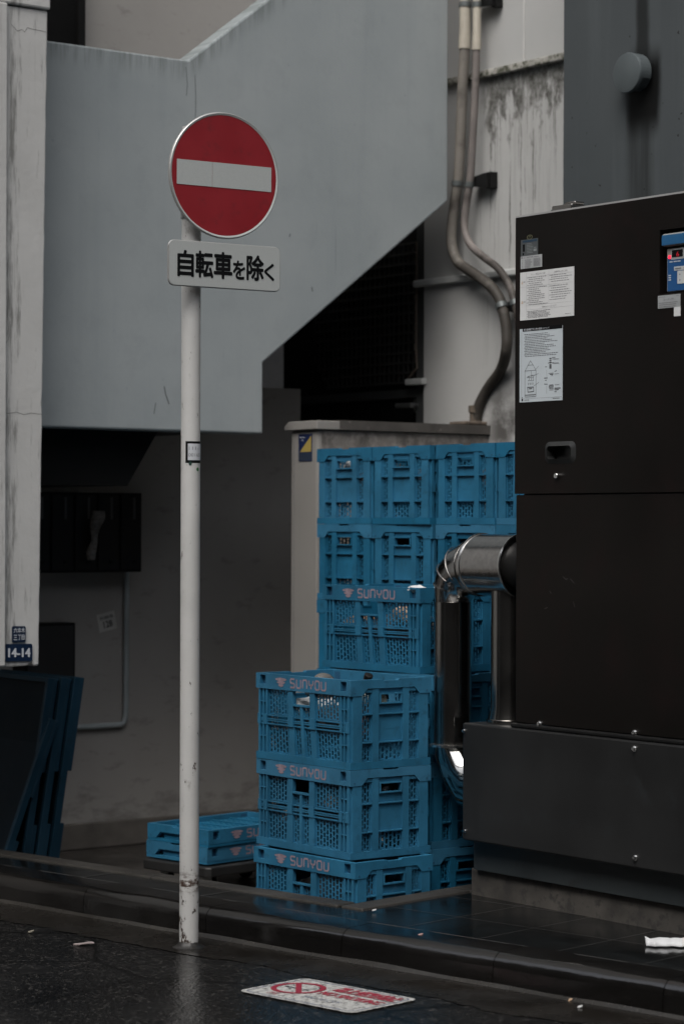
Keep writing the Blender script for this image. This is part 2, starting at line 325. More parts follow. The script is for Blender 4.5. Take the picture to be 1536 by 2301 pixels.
RED = simple('sign_red', (.215, .010, .016), .42, var=.07, scale=9, patch=(.16, .012, .016)); REFL = simple('reflective_white', (.37, .39, .385), .5, var=.06, scale=300); SIGNBACK = simple('sign_alu', (.45, .45, .44), .4, .6); BLACK = simple('black_print', (.004, .0045, .005), .6, spec=.12); NEARB = simple('black_steel', (.008, .008, .008), .5, spec=.2); WHITEP = simple('white_paper', (.58, .59, .59), .6, var=.04); BLUEP = simple('pale_blue_paper', (.46, .51, .54), .6, var=.04); INK = simple('grey_ink', (.16, .16, .17), .7); ORANGE = simple('orange_mark', (.45, .22, .03), .6); PLATEB = simple('enamel_navy', (.006, .016, .042), .35); PLATEW = simple('enamel_white', (.50, .52, .55), .45)
DARK = simple('dark_door_and_shade', (.006, .006, .006), .6, spec=.15); DARKW = simple('shaded_render', (.05, .048, .045), .8); CONDUIT = simple('grey_conduit_paint', (.36, .40, .41), .5); 
def m_hose(name, c):
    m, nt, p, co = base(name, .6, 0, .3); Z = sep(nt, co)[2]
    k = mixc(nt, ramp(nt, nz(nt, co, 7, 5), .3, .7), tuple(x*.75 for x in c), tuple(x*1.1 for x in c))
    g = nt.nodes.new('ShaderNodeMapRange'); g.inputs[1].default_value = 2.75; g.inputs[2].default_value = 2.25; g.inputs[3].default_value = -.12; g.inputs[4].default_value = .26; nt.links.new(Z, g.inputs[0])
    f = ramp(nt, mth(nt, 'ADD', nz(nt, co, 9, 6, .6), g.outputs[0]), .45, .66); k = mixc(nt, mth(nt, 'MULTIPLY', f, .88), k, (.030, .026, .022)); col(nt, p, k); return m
HOSE = m_hose('ribbed_hose', (.185, .17, .15)); HOSEB = m_hose('smooth_hose', (.18, .16, .15)); CREAM = simple('cream_coupling', (.42, .385, .32), .5); CLAMP = simple('clamp_zinc', (.14, .155, .155), .45, .5)
PLASTB = simple('black_plastic', (.014, .014, .014), .5); VENT = simple('vent_cap_paint', (.085, .10, .105), .4, .2); GLASS = m_glass()

# ------------------------------------------------------------------ the setting: street, kerb, walk, yard
K = Frame(0, 7.42, 0, RS)                                        # x along the street, y towards the buildings
def sheet(name, polys, z, mat, depth=0):
    mb = MB()
    for P in polys:
        if depth: mb.prism(P, z - depth, z, lambda u, d, v: (u, v, d))
        else: mb.face([(x, y, z) for x, y in P])
    o = mb.build(name, mat, recalc=bool(depth)); o.location = K.o; o.rotation_euler = (0, 0, RS); return struct(o)
sheet('road', [[(-60, -60), (60, -60), (60, .03), (-60, .03)]], 0, ASPHALT)
def jag(y, amp, seed):
    return [(-6 + i * .05, y + amp * noise.noise(Vector((i * .05 * 3, seed, 0))) + amp * .5 * noise.noise(Vector((i * .05 * 14, seed, 3)))) for i in range(240)]
g = jag(-.25, .05, 2.0)
sheet('gutter', [[(p[0], p[1]) for p in g] + [(6, .02), (-6, .02)]], .002, GUTTER)
mb = MB()                                                        # mortar fillet at the kerb foot
for i in range(340):
    u0, u1 = -9 + i * .04, -8.96 + i * .04
    f = lambda u: (.012 + .006 * noise.noise(Vector((u * 4, 0, 0))) + .003 * noise.noise(Vector((u * 23, 0, 0))), .013 + .007 * noise.noise(Vector((u * 3, 5, 0))))
    (a0, h0), (a1, h1) = f(u0), f(u1); mb.face([(u0, -a0, .0025), (u1, -a1, .0025), (u1, -.0005, h1), (u0, -.0005, h0)], 0, True)
o = mb.build('gutter_fillet', m_wet('wet_mortar', (.020, .0185, .0165), .16, .4, 120, .15)); o.location = K.o; o.rotation_euler = (0, 0, RS); struct(o)
sheet('yard_ground', [[(-60, .36), (60, .36), (60, 60), (-60, 60)]], -.086, LOT)
mb = MB()                                                        # kerb stones, rounded nose
prof = [(0.0, -.09), (.004, .055)] + [(.004 + .038 * (1 - math.cos(R(a))), .055 + .043 * math.sin(R(a))) for a in (15, 35, 55, 75, 90)] + [(.15, .100), (.15, -.09)]
x = -9.0
while x < 5:
    a0, a1 = x + .0015, x + .5985; n = len(mb.v); k = len(prof)
    rows = 14
    for i in range(rows + 1):
        u = a0 + (a1 - a0) * i / rows
        for y, z in prof:
            wv = .0035 * noise.noise(Vector((u * 5, y * 20, z * 20))) + .002 * noise.noise(Vector((u * 30, y * 60, z * 60)))
            mb.v.append((u, y + wv, z + wv))
    for i in range(rows):
        for j in range(k - 1):
            mb.f.append((n+i*k+j, n+(i+1)*k+j, n+(i+1)*k+j+1, n+i*k+j+1)); mb.m.append(0); mb.sm.append(True)
    mb.f.append(tuple(n + j for j in range(k))); mb.f.append(tuple(n + rows*k + j for j in reversed(range(k)))); mb.m += [0, 0]; mb.sm += [False, False]
    x += .6
o = mb.build('kerb', KERB, recalc=True); o.location = K.o; o.rotation_euler = (0, 0, RS); struct(o)
# the wet walk: slab, tile joints, gritty edging stones along the yard
sheet('pavement', [[(-9, .153), (-.19, .153), (-.19, .305), (-9, .305)], [(-.19, .153), (5, .153), (5, 3), (-.19, 3)]], .098, TILE, .3)
mb = MB()
for x in range(-12, 12):
    xx = x * .3 + .12
    if xx > -.19: mb.face([(xx - .001, .153, .1), (xx + .001, .153, .1), (xx + .001, 1.0, .1), (xx - .001, 1.0, .1)])
    elif x % 2: mb.face([(xx - .0025, .153, .1), (xx + .0025, .153, .1), (xx + .0025, .305, .1), (xx - .0025, .305, .1)])
for y in (.42, .72): mb.face([(-.17, y - .0012, .1), (5, y - .0012, .1), (5, y + .0012, .1), (-.17, y + .0012, .1)])
mb.face([(-9, .150, .0995), (5, .150, .0995), (5, .157, .0995), (-9, .157, .0995)])
o = mb.build('pavement_joints', JOINT); o.location = K.o; o.rotation_euler = (0, 0, RS); struct(o)
mb = MB(); x = -8.4
while x < -.35:
    mb.box(x + .002, min(x + .898, -.292), .308, .395, -.3, .104); x += .9
mb.box(-.288, -.192, .308, .85, -.3, .104); mb.box(-.288, -.192, .853, 2, -.3, .104)
o = mb.build('pavement_edge_stones', EDGE, bevel=.006); o.location = K.o; o.rotation_euler = (0, 0, RS); struct(o)
mb = MB(); mb.box(-.06, 1.7, -.03, .60, -.2, .131)               # low base under the tall crates at the back
o = mb.build('yard_slab_ground', LOT); o.location = (-.1, 9.65, 0); o.rotation_euler = (0, 0, R(39 - 90)); struct(o)
# unseen far side of the street; its closed end is added to block low sky
mb = MB(); mb.box(-30, 30, -16, -9.5, 0, 9.0); mb.box(16, 30, -9.49, 3, 0, 9.0); o = mb.build('unseen_far_side_wall', DARKW); o.location = K.o; o.rotation_euler = (0, 0, RS); struct(o)
mb = MB(); mb.box(-30, -3.6, .5, 8, -.09, 9); mb.box(4.2, 30, .9, 8, -.09, 9); o = mb.build('unseen_near_side_wall', simple('street_wall_render', (.22, .205, .19), .8)); o.location = K.o; o.rotation_euler = (0, 0, RS); struct(o)  # unseen near-side houses, added to darken what the steel and recess see

# ------------------------------------------------------------------ buildings
ST = Frame(-1.143, 9.3, 0, RB)                                   # stair frame: parapet in the plane x = 0, y to the right
yr = lambda u, d, v: (d, u, v)
SCUFF = simple('scuff_grey', (.13, .145, .15), .8)
t = empty('staircase', ST.o, RB); tag(t, 'pale grey concrete outdoor staircase with solid parapet rising behind the no entry sign', 'staircase')
mb = MB(); YE = 2.0
mb.prism([(-.5, 1.71), (1.024, 1.708), (1.024, 2.0), (YE, 2.743), (YE, 6.0), (YE, 4.22), (.653, 3.197), (-.5, 3.197)][:5] + [(YE - .001, 4.221), (.653, 3.197), (-.5, 3.197)] if False else
         [(-.5, 1.71), (1.024, 1.708), (1.024, 2.0), (YE, 2.743), (YE, 4.22), (.653, 3.197), (-.5, 3.197)], -.12, 0, yr)
mb.build('parapet', PANEL, t, bevel=.008, recalc=True)
for pts, wd in (([(369, 868), (372, 885), (380, 908)], .006), ([(438, 168), (440, 215), (439, 268)], .003), ([(418, 150), (421, 190), (419, 215)], .003), ([(652, 525), (650, 532)], .005), ([(700, 645), (702, 655)], .006), ([(350, 905), (346, 930)], .004)):
    P = [ST.hit(x_, y_, 0, .001) for x_, y_ in pts]; mb = MB(); mb.strokes([(q.y, q.z) for q in P], wd, lambda u, v: (.0012, u, v)); mb.build('scuff', SCUFF, t)
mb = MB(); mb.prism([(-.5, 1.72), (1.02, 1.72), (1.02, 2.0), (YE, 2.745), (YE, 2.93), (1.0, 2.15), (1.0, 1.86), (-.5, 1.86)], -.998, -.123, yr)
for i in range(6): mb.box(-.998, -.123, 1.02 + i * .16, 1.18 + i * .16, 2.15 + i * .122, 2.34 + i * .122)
mb.build('flight', DARKW, t, recalc=True)  # dark grey stands in for the shade under the pale stairs
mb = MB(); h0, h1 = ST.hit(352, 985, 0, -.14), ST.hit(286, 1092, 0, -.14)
mb.prism([(-.5, 1.718), (h0.y + .01, 1.718), (h1.y, h1.z), (-.5, h1.z)], -.997, -.14, yr); mb.build('haunch', DARK, t, recalc=True)  # near-black colour stands in for deep shade below the landing
# back wall of the recess; goes on up as the beige wall above the landing
ye = ST.hit(675, 900, 0, -1.0).y
t = empty('recess_wall', ST.o, RB); tag(t, 'dull beige rendered back wall under and above the grey stairs', 'wall', kind='thing')
yA = ST.hit(590, 800, 0, -1.0).y; zA = ST.hit(640, 873, 0, -1.0).z; so = lambda y_: max(2.0, 2.0 + .76 * (y_ - 1.024)) + .1
mb = MB(); mb.box(-1.15, -1.0, -3, yA, -.086, 1.9); mb.box(-1.15, -1.0, yA, ye, -.086, zA)
mb.prism([(-3, 1.9), (yA, 1.9), (yA, so(yA)), (1.1, so(1.1)), (2.6, so(2.6)), (2.6, 7), (-3, 7)], -1.15, -1.001, yr); mb.build('render', RECESS, t, recalc=True)
mb = MB(); mb.box(-1.0, -.985, -3, ye, -.086, .03); mb.build('skirting', simple('grimy_skirting', (.13, .118, .105), .8, var=.3, scale=7, bs=.3, bscale=30), t, bevel=.012)
mb = MB(); mb.box(-3.0, -2.9, yA - .6, 3.5, -.086, 5); mb.box(-2.9, -1.152, yA - .1, yA - .02, -.086, 5); mb.box(-2.89, -1.152, yA - .01, 3.5, 4.2, 4.3); mb.build('passage_shade_lining', DARK, t)  # near-black lining stands in for the darkness of the passage
a = ST.hit(100, 50, 0, -.99).y; b = ST.hit(187, 50, 0, -.99).y
t = empty('landing_door', ST.w(-.99, a, 1.86), RB); tag(t, 'dark steel door on the stair landing, seen over the parapet', 'door', kind='thing')
mb = MB(); mb.box(-.02, 0, -.5, b - a - .035, 0, 2.4); mb.build('leaf', DARK, t); mb = MB(); mb.box(-.02, .02, b - a - .034, b - a, 0, 2.4); mb.build('frame', NEARB, t)

EC = Frame(-.1007, 9.95, 0, R(37 - 90))                          # cream cabinet behind the crates
# the white wall that carries the hoses: plane y = 2.01 in the stair frame
WY = 2.14; WP = lambda px, py, c=WY: ST.hit(px, py, 1, c)
xl = WP(952, 700).x; z1 = WP(1130, 168).z; z2 = WP(1050, 633).z; xg = WP(1177, 100).x
t = empty('white_wall', ST.o, RB); tag(t, 'off-white rendered wall with mossy ledge and dark drip streaks behind the two hoses', 'wall', kind='thing')
xs0, xs1 = WP(1085, 250).x, WP(1300, 250).x
mb = MB(); mb.box(xl, 3, WY, WY + .3, -.086, 8); mb.build('render', m_white('white_render', (.43, .43, .42), z1, xs0, xs1, 1.25, (WP(1122, 900).x, WP(1122, 905).z)), t)
mb = MB(); mb.box(-.5, 3, WY - .03, WY - .001, z1, z1 + .032); mb.build('ledge', simple('mossy_ledge', (.34, .33, .30), .8, var=.3, scale=12, patch=(.05, .052, .03), dcut=(.45, .6)), t, bevel=.006)
mb = MB(); mb.box(xl - .05, 3, WY - .028, WY - .001, z2, z2 + .03); mb.build('moulding', simple('white_moulding', (.42, .43, .42), .7, var=.15), t, bevel=.006)
mb = MB(); mb.box(xg - .004, xg + .004, WY - .003, WY - .001, z1 + .033, 8); mb.build('joint', simple('pale_joint', (.56, .555, .54), .7), t)
# steel door and lattice in the gloom under the flight, same plane as the white wall
z3 = WP(945, 862).z
t = empty('passage_door', ST.o, RB); tag(t, 'near-black steel door with lever handle under the stairs beside the white wall', 'door', kind='thing')
xd0 = WP(690, 900).x; xf = WP(930, 800).x
mb = MB(); mb.box(xd0 - .6, xf - .002, WY + .03, WY + .07, -.086, z3 - .06); mb.build('leaf', DARK, t)
mb = MB(); mb.box(xf, xl - .002, WY + .012, WY + .08, -.086, 3.2); mb.box(xd0 - .6, xf, WY + .012, WY + .08, z3 - .059, z3 - .02); mb.build('frame', simple('dark_frame', (.045, .047, .047), .5), t)
mb = MB(); mb.box(xf - .03, xl + .02, WY - .03, WY + .011, z3 - .005, z3 + .022); mb.build('sill', simple('pale_sill', (.40, .41, .40), .6), t, bevel=.003)
h = WP(905, 912, WY + .0)
mb = MB(); mb.tube([(h.x - .02, WY - .02, h.z), (h.x + .09, WY - .02, h.z - .002)], .012, 12); mb.tube([(h.x + .08, WY - .02, h.z), (h.x + .08, WY + .03, h.z)], .012, 12); mb.box(h.x + .05, h.x + .11, WY + .02, WY + .029, h.z - .03, h.z + .03); mb.build('handle', DULL, t)
t = empty('lattice_screen', ST.o, RB); tag(t, 'dark wire lattice with cut corners hanging in shade above the passage door', 'lattice screen')
lx0, lx1 = WP(700, 800).x, WP(930, 800).x; lz0, lz1 = WP(820, 865).z, WP(820, 560).z
mb = MB(); n = 22
for i in range(n + 1):
    u = lx0 + (lx1 - lx0) * i / n; c = .12 * max(0, 1 - i / 3); mb.box(u - .006, u + .006, WY + .02, WY + .027, lz0 + c, lz1)
for i in range(15):
    v = lz0 + (lz1 - lz0) * i / 14; c = (lx1 - lx0) * 3 / n * max(0, 1 - (v - lz0) / .12); mb.box(lx0 + c, lx1, WY + .014, WY + .0199, v - .005, v + .005)
mb.build('wires', simple('dark_wire', (.035, .034, .032), .6), t)
mb = MB(); mb.box(lx0 - .3, lx1 + .01, WY + .05, WY + .09, lz0 - .05, lz1 + .8); mb.build('backing', NEARB, t)
mb = MB(); mb.tube([(lx1 + .015, WY + .0, lz1), (lx1 + .012, WY + .0, lz0 + .15), (lx1 + .02, WY, lz0 + .06), (lx1 - .05, WY, lz0 + .01)], .005, 8); mb.build('cable', simple('brown_cable', (.09, .07, .055), .6), t)

# dark concrete facade with the vent, right behind the machine
BX = Frame(.403, 8.05, 0, RB)                                    # x along the machine's front, y into it
GY = 1.25; gx = BX.hit(1265, 300, 1, GY).x; vp = BX.hit(1436, 168, 1, GY)
t = empty('concrete_facade', BX.o, RB); tag(t, 'blue-grey concrete wall with black drip stain above the dark machine cabinet', 'wall', kind='thing')
mb = MB(); mb.box(gx, 6, GY, GY + 3, -.086, 9); mb.build('concrete', m_facade(vp.x, vp.z), t)
t = empty('vent_cap', BX.w(vp.x, GY, vp.z), RB); tag(t, 'round grey metal vent cap sticking out of the blue-grey concrete wall', 'vent')
fy = lambda x, y, h: (x, -h, y)
mb = MB(); mb.lathe([(.062, 0), (.062, .055)], fy, 32); mb.build('collar', VENT, t)
mb = MB(); mb.lathe([(.066, .050), (.076, .054), (.077, .062), (.074, .070), (.060, .0735), (.0, .075)], fy, 40); mb.lathe([(.066, .050), (0, .050)], fy, 40); mb.build('cap', VENT, t, recalc=True)
mb = MB(); mb.prism([(math.sin(R(a)) * .076, math.cos(R(a)) * .076) for a in range(-110, 111, 10)] + [(math.sin(R(a)) * .070, math.cos(R(a)) * .070) for a in range(110, -111, -10)], .012, .056, lambda u, d, v: (u, -d, v)); mb.build('hood', VENT, t, recalc=True)

# left: heavy plastered pier that hangs down over the yard, with address plates
PF = Frame(-1.11, 9.0, 0, RB)
b0 = PF.hit(88, 1495, 0, 0); b1 = PF.hit(108, 25, 0, 0); s = (b1.y - b0.y) / (b1.z - b0.z)
t = empty('plaster_pier', PF.o, RB); tag(t, 'cracked grey-white plaster pier hanging down with navy address plates at its foot', 'pier')
zc = b1.z
mb = MB(); n = 40; edge = [(b0.y + s * (zc - b0.z) * (n - i) / n + .004 * noise.noise(Vector((i * .9, 1, 1))), b0.z + (zc - b0.z) * (n - i) / n) for i in range(n + 1)]
low = [(b0.y - .02, b0.z - .003), (b0.y - .035, b0.z + .012), (b0.y - .05, b0.z), (b0.y - .16, b0.z - .004)]
mb.prism([(-1.6, zc), *edge, *low, (-1.6, b0.z)], -.22, 0, yr); mb.build('shaft', PILLAR, t, bevel=.006, recalc=True)
CRACK = simple('crack_grey', (.17, .17, .16), .9)              # hairline cracks in the plaster
for pts in ([(26, 55), (40, 70), (50, 66), (56, 72), (62, 62), (75, 66), (88, 68), (104, 72)], [(0, 925), (20, 929), (38, 926), (55, 932), (70, 928), (95, 931)], [(22, 722), (24, 745), (18, 765), (8, 780)], [(2, 590), (10, 640), (6, 700)]):
    mb = MB(); P = [PF.hit(x_, y_, 0, .0005) for x_, y_ in pts]; mb.strokes([(q.y, q.z) for q in P], .0018, lambda u, v: (.0006, u, v)); mb.build('crack', CRACK, t)
mb = MB(); mb.box(-.22, .012, -1.6, b1.y + .006, zc + .004, zc + 3); mb.build('upper_block', PILLAR, t, bevel=.008)
ygr = PF.hit(9, 800, 0, 0).y
mb = MB(); mb.box(.001, .022, -1.6, ygr, b0.z + .002, zc + .003); mb.build('raised_band', PILLAR, t, bevel=.005)
mb = MB(); mb.box(-.2, -.02, -1.59, -1.3, -.086, b0.z); mb.build('post', PILLAR, t)
def plate(nm, pxa, pya, pxb, pyb, texts, rz):
    A = PF.hit(pxa, pya, 0, .002); B = PF.hit(pxb, pyb, 0, .002); W, H = B.y - A.y, A.z - B.z
    r = .006; P = []
    for cx, cy, a0 in ((W - r, H - r, 0), (r, H - r, 90), (r, r, 180), (W - r, r, 270)):
        P += [(cx + r * math.cos(R(a0 + q)), cy + r * math.sin(R(a0 + q))) for q in (0, 30, 60, 90)]
    rot = lambda u, d, v: (d + .002, A.y + u, B.z + v + rz * u)
    m_ = MB(); m_.prism(P, 0, .004, rot); o = m_.build(nm, PLATEB, t, recalc=True)
    m_ = MB()
    for tx, u0, u1, v0, v1, bo in texts: m_.text(tx, u0 * W, u1 * W, v0 * H, v1 * H, lambda u, v: rot(u, .0052, v), bo, lift=(.00004, 0, 0))
    m_.build('lettering', PLATEW, o)
plate('district_plate', 27, 1407, 57, 1442, [('六', .10, .36, .58, .89, .018), ('本', .39, .64, .58, .91, .018), ('木', .67, .92, .59, .91, .018), ('三', .10, .35, .14, .45, .018), ('丁', .42, .64, .14, .46, .018), ('目', .68, .90, .14, .46, .018)], -.02)
plate('number_plate', 11, 1447, 72, 1484, [('14-14', .12, .91, .25, .75, .022)], -.02)

# ------------------------------------------------------------------ things on the back wall
t = empty('mailbox_bank', ST.w(-.999, 0, 0), RB); tag(t, 'dark wall mailbox bank with upright doors in shade under the stair landing', 'mailbox')
A = ST.hit(60, 1105, 0, -.85); B = ST.hit(318, 1285, 0, -.85); W = B.y - A.y
mb = MB(); mb.box(0, .15, A.y, B.y, B.z, A.z); mb.build('body', NEARB, t, bevel=.004)
for i in range(5):
    y0, y1 = A.y + W * i / 5 + .006, A.y + W * (i + 1) / 5 - .006
    mb = MB(); mb.box(.151, .158, y0, y1, B.z + .01, A.z - .01); d = mb.build('door', simple('mailbox_grey', (.016, .016, .0165), .45, spec=.25) if i == 0 else bpy.data.materials['mailbox_grey'], t, bevel=.002)
    mb = MB(); ym = y0 + (y1 - y0) * .62; mb.box(.159, .161, ym - .006, ym + .006, A.z - .115, A.z - .02); mb.build('name_strip', simple('dull_strip', (.08, .083, .085), .5) if i == 0 else bpy.data.materials['dull_strip'], d)
    mb = MB(); mb.tube([(.159, ym, B.z + .045), (.166, ym, B.z + .045)], .008, 10); mb.build('lock', NEARB, d)
A2 = ST.hit(222, 1148, 0, -.80); B2 = ST.hit(204, 1258, 0, -.80)
mb = MB(); n = 10
for i in range(n):
    f0, f1 = i / n, (i + 1) / n
    def edgep(f, s_):
        c = A2.lerp(B2, f); w_ = .030 * (1 - .45 * f); return (c.x + .012 * math.sin(f * 9) * s_, c.y + s_ * w_ + .004 * math.sin(f * 13), c.z)
    mb.face([edgep(f0, -1), edgep(f1, -1), (*(A2.lerp(B2, f1) + Vector((.018, 0, 0))),), (*(A2.lerp(B2, f0) + Vector((.018, 0, 0))),)], 0, True)
    mb.face([(*(A2.lerp(B2, f0) + Vector((.018, 0, 0))),), (*(A2.lerp(B2, f1) + Vector((.018, 0, 0))),), edgep(f1, 1), edgep(f0, 1)], 0, True)
o = mb.build('newspaper', simple('newsprint', (.22, .21, .20), .8, var=.3, scale=40)); o.location = ST.o; o.rotation_euler = (0, 0, RB); tag(o, 'rolled newspaper sticking down from a dark mailbox door', 'newspaper')
md = o.modifiers.new('thick', 'SOLIDIFY'); md.thickness = .008
c1, c2, c3 = ST.hit(285, 1285, 0, -.98), ST.hit(283, 1628, 0, -.98), ST.hit(95, 1637, 0, -.98)
mb = MB(); pts = [Vector(c1)] + [Vector((c2.x, c2.y, c2.z + .05))] + [Vector((c2.x, c2.y - .03 * (1 - math.cos(R(q))), c2.z + .05 - .05 * math.sin(R(q)))) for q in (20, 40, 60, 80)] + [Vector((c2.x, c2.y - .05, c2.z))] + [Vector((c3.x, c3.y, c2.z))]
mb.tube(pts, .0125, 14); o = mb.build('conduit', CONDUIT); o.location = ST.o; o.rotation_euler = (0, 0, RB); tag(o, 'grey conduit pipe dropping from the mailboxes and turning along the wall', 'pipe')
A = ST.hit(240, 1397, 0, -.996)
t = empty('paper_notice', ST.w(A.x, A.y, A.z), RB); t.rotation_euler = (R(12), 0, RB); tag(t, 'small faded paper slip with number 128 taped crooked on the recess wall', 'notice')
mb = MB(); mb.box(0, .001, -.046, .046, -.040, .040); mb.build('paper', simple('faded_paper', (.52, .51, .485), .8), t)
mb = MB(); mb.text('128', -.020, .026, -.026, .004, lambda u, v: (.002, u, v), .02); mb.text('駐輪場', -.034, .036, .012, .028, lambda u, v: (.002, u, v)); mb.build('lettering', simple('dark_ink', (.03, .03, .03), .7), t)
A = ST.hit(60, 1402, 0, -.88); B = ST.hit(172, 1560, 0, -.88)
t = empty('meter_box', ST.w(-.999, A.y, B.z - .2), RB); tag(t, 'flat dark box on the recess wall behind the leaning navy boards', 'meter box')
mb = MB(); mb.box(0, .11, 0, B.y - A.y, 0, A.z - B.z + .2); mb.build('casing', NEARB, t, bevel=.004); mb = MB(); mb.box(.111, .116, .01, B.y - A.y - .012, .01, A.z - B.z + .188); mb.build('lid', simple('meter_lid', (.022, .021, .021), .5), t)

# ------------------------------------------------------------------ hoses on the white wall
def smooth(P, n=8):
    out = []
    for i in range(len(P) - 1):
        p0, p1, p2, p3 = P[max(i-1, 0)], P[i], P[i+1], P[min(i+2, len(P)-1)]
        for k in range(n):
            u = k / n; out.append(.5 * ((2*p1) + (p2-p0)*u + (2*p0-5*p1+4*p2-p3)*u*u + (3*p1-p0-3*p2+p3)*u**3))
    return out + [P[-1]]
def resample(P, step):
    out = [P[0]]; acc = 0
    for a_, b_ in zip(P, P[1:]):
        L = (b_ - a_).length; pos = step - acc
        while pos <= L: out.append(a_.lerp(b_, pos / L)); pos += step
        acc = (acc + L) % step if L + acc >= step else acc + L
    return out
def hose(name, pts, off, r, mat, label, ribs, sleeve, cl):
    C = []
    for x, y in pts:                                             # the last bend comes forward on to the cabinet lid
        q = WP(x, y, WY - off); f_ = min(1, max(0, (y - 800) / 150)) if ribs else 0
        C.append(q.lerp(ST.M.transposed() @ (EC.w(*EC.hit(x, y, 0, -.06)) - ST.o), f_))
    P = smooth(C); top = Vector((P[0].x, P[0].y, 6)); t = empty(name, ST.o, RB); tag(t, label, 'hose', 'hoses on the white wall')
    Q = resample(P, .0045)
    mb = MB(); mb.tube(Q, [r + (.0013 if (i % 2 == 0 and ribs) else 0) for i in range(len(Q))], 18); mb.build('hose', mat, t)
    za, zb = [WP(pts[0][0], y, WY - off).z for y in sleeve]
    at = lambda z: min(P, key=lambda p: abs(p.z - z))
    mb = MB(); a_, b_ = at(za), at(zb); mb.tube([b_, b_.lerp(a_, .45), b_.lerp(a_, .46), a_, Vector((a_.x, a_.y, 6))], [r * 1.22, r * 1.2, r * 1.12, r * 1.10, r * 1.02], 20); mb.build('coupling', CREAM, t)
    for (x, y) in cl:
        c = WP(x, y, WY - off); near = min(range(len(Q)), key=lambda i: (Q[i] - c).length); d = (Q[min(near+2, len(Q)-1)] - Q[max(near-2, 0)]).normalized()
        mb = MB(); mb.tube([Q[near] - d * .011, Q[near] + d * .011], r * 1.22, 20); mb.box(Q[near].x - r*1.7, Q[near].x - r*1.1, Q[near].y - .006, Q[near].y + .006, Q[near].z - .008, Q[near].z + .008); mb.build('clamp', CLAMP, t)
    return t, P
H1 = [(1046, -60), (1045, 0), (1043, 110), (1038, 200), (1034, 300), (1029, 400), (1021, 455), (1015, 505), (1014, 548), (1028, 588), (1060, 612), (1096, 638), (1118, 665), (1128, 692), (1137, 740), (1136, 790), (1124, 832), (1096, 872), (1076, 910), (1068, 950)]
H2 = [(1071, -60), (1071, 0), (1070, 100), (1067, 200), (1062, 300), (1056, 400), (1047, 458), (1043, 510), (1055, 548), (1085, 577), (1117, 602), (1140, 635), (1152, 668), (1162, 710), (1172, 780)]
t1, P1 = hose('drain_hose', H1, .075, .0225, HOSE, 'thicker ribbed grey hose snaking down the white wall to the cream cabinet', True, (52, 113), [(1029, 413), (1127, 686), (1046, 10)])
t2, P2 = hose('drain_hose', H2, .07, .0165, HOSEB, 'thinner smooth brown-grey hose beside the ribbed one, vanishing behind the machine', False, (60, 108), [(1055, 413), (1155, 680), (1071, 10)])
e = P1[-1]
mb = MB(); mb.tube([e + Vector((0, 0, .075)), e + Vector((0, 0, .045)), e + Vector((0, 0, .044)), e + Vector((0, 0, -.02))], [.032, .032, .027, .027], 8); mb.build('end_fitting', simple('rusty_fitting', (.10, .08, .06), .6, var=.4, scale=20), t1)
for (x0, x1, y) in ((1050, 1106, 410), (1060, 1118, 6), (1130, 1180, 690)):
    c = WP(x0, y, WY - .06); d = WP(x1, y, WY - .02)
    t = empty('hose_bracket', ST.w(c.x, WY, c.z), RB); tag(t, {410: 'black steel bracket halfway up the white wall clamping both hoses', 6: 'black steel bracket holding both hoses above the cream couplings', 690: 'steel bracket where the ribbed hose turns by the machine edge'}[y], 'bracket', 'hose brackets')
    L = d.x - c.x
    mb = MB(); mb.prism([(0, -.018), (L, -.032), (L, .03), (L - .02, .03), (0, .016)], -.055, -.04, lambda u, d_, v: (u, d_, v)); mb.box(0, L, -.0395, -.004, -.012, -.006); mb.build('arm', NEARB, t, recalc=True)
    mb = MB(); mb.box(L - .02, L + .01, -.039, -.001, -.035, .035); mb.build('wall_plate', NEARB, t)

# ------------------------------------------------------------------ cream cabinet behind the crates
zt = EC.hit(712, 945, 0, 0).z
t = empty('utility_cabinet', EC.o, EC.rz); tag(t, 'tall cream steel utility cabinet with sooty lid, behind the tall row of crates', 'cabinet')
mb = MB(); mb.box(-.192, 0, 0, .93, -.086, zt - .036); mb.build('body', CABWHITE, t, bevel=.012)
mb = MB(); mb.prism([(-.214, zt - .036), (-.217, zt - .020), (-.184, zt), (.016, zt), (.016, zt - .036)], -.016, .95, lambda u, d, v: (u, d, v)); mb.build('lid', CABWHITE, t, bevel=.003, recalc=True)
mb = MB(); mb.box(-.17, .0175, .10, .945, zt - .034, zt + .004); mb.build('soot_streak', LIDDIRT, t)
mb = MB(); mb.box(.0005, .002, 0.02, .92, zt - .16, zt - .04); mb.build('front_soot', simple('soot_wash', (.13, .12, .11), .7, var=.5, scale=7, patch=(.24, .225, .21), dcut=(.45, .65)), t)
mb = MB(); mb.box(-.1655, -.1635, -.0012, .0, 0, zt - .037); mb.build('door_seam', INK, t)
A = EC.hit(671, 976, 1, -.001); B = EC.hit(701, 1036, 1, -.001); f = lambda u, d, v: (u, -d, v)
mb = MB(); mb.box(A.x, B.x, -.0008, -.002, B.z, A.z); o = mb.build('security_sticker', simple('sticker_navy', (.012, .022, .075), .4), t)
W, H = B.x - A.x, A.z - B.z
mb = MB(); mb.face([f(A.x + .1*W, .0026, B.z + .34*H), f(B.x - .06*W, .0026, B.z + .34*H), f(B.x - .06*W, .0026, A.z - .06*H)]); mb.build('yellow_corner', simple('sticker_yellow', (.36, .27, .07), .5), o)
mb = MB(); mb.text('Security', A.x + .1*W, A.x + .5*W, A.z - .16*H, A.z - .09*H, lambda u, v: f(u, .0028, v), .02); mb.text('by', A.x + .24*W, A.x + .4*W, A.z - .26*H, A.z - .18*H, lambda u, v: f(u, .0028, v), .02); mb.build('lettering', PLATEW, o)
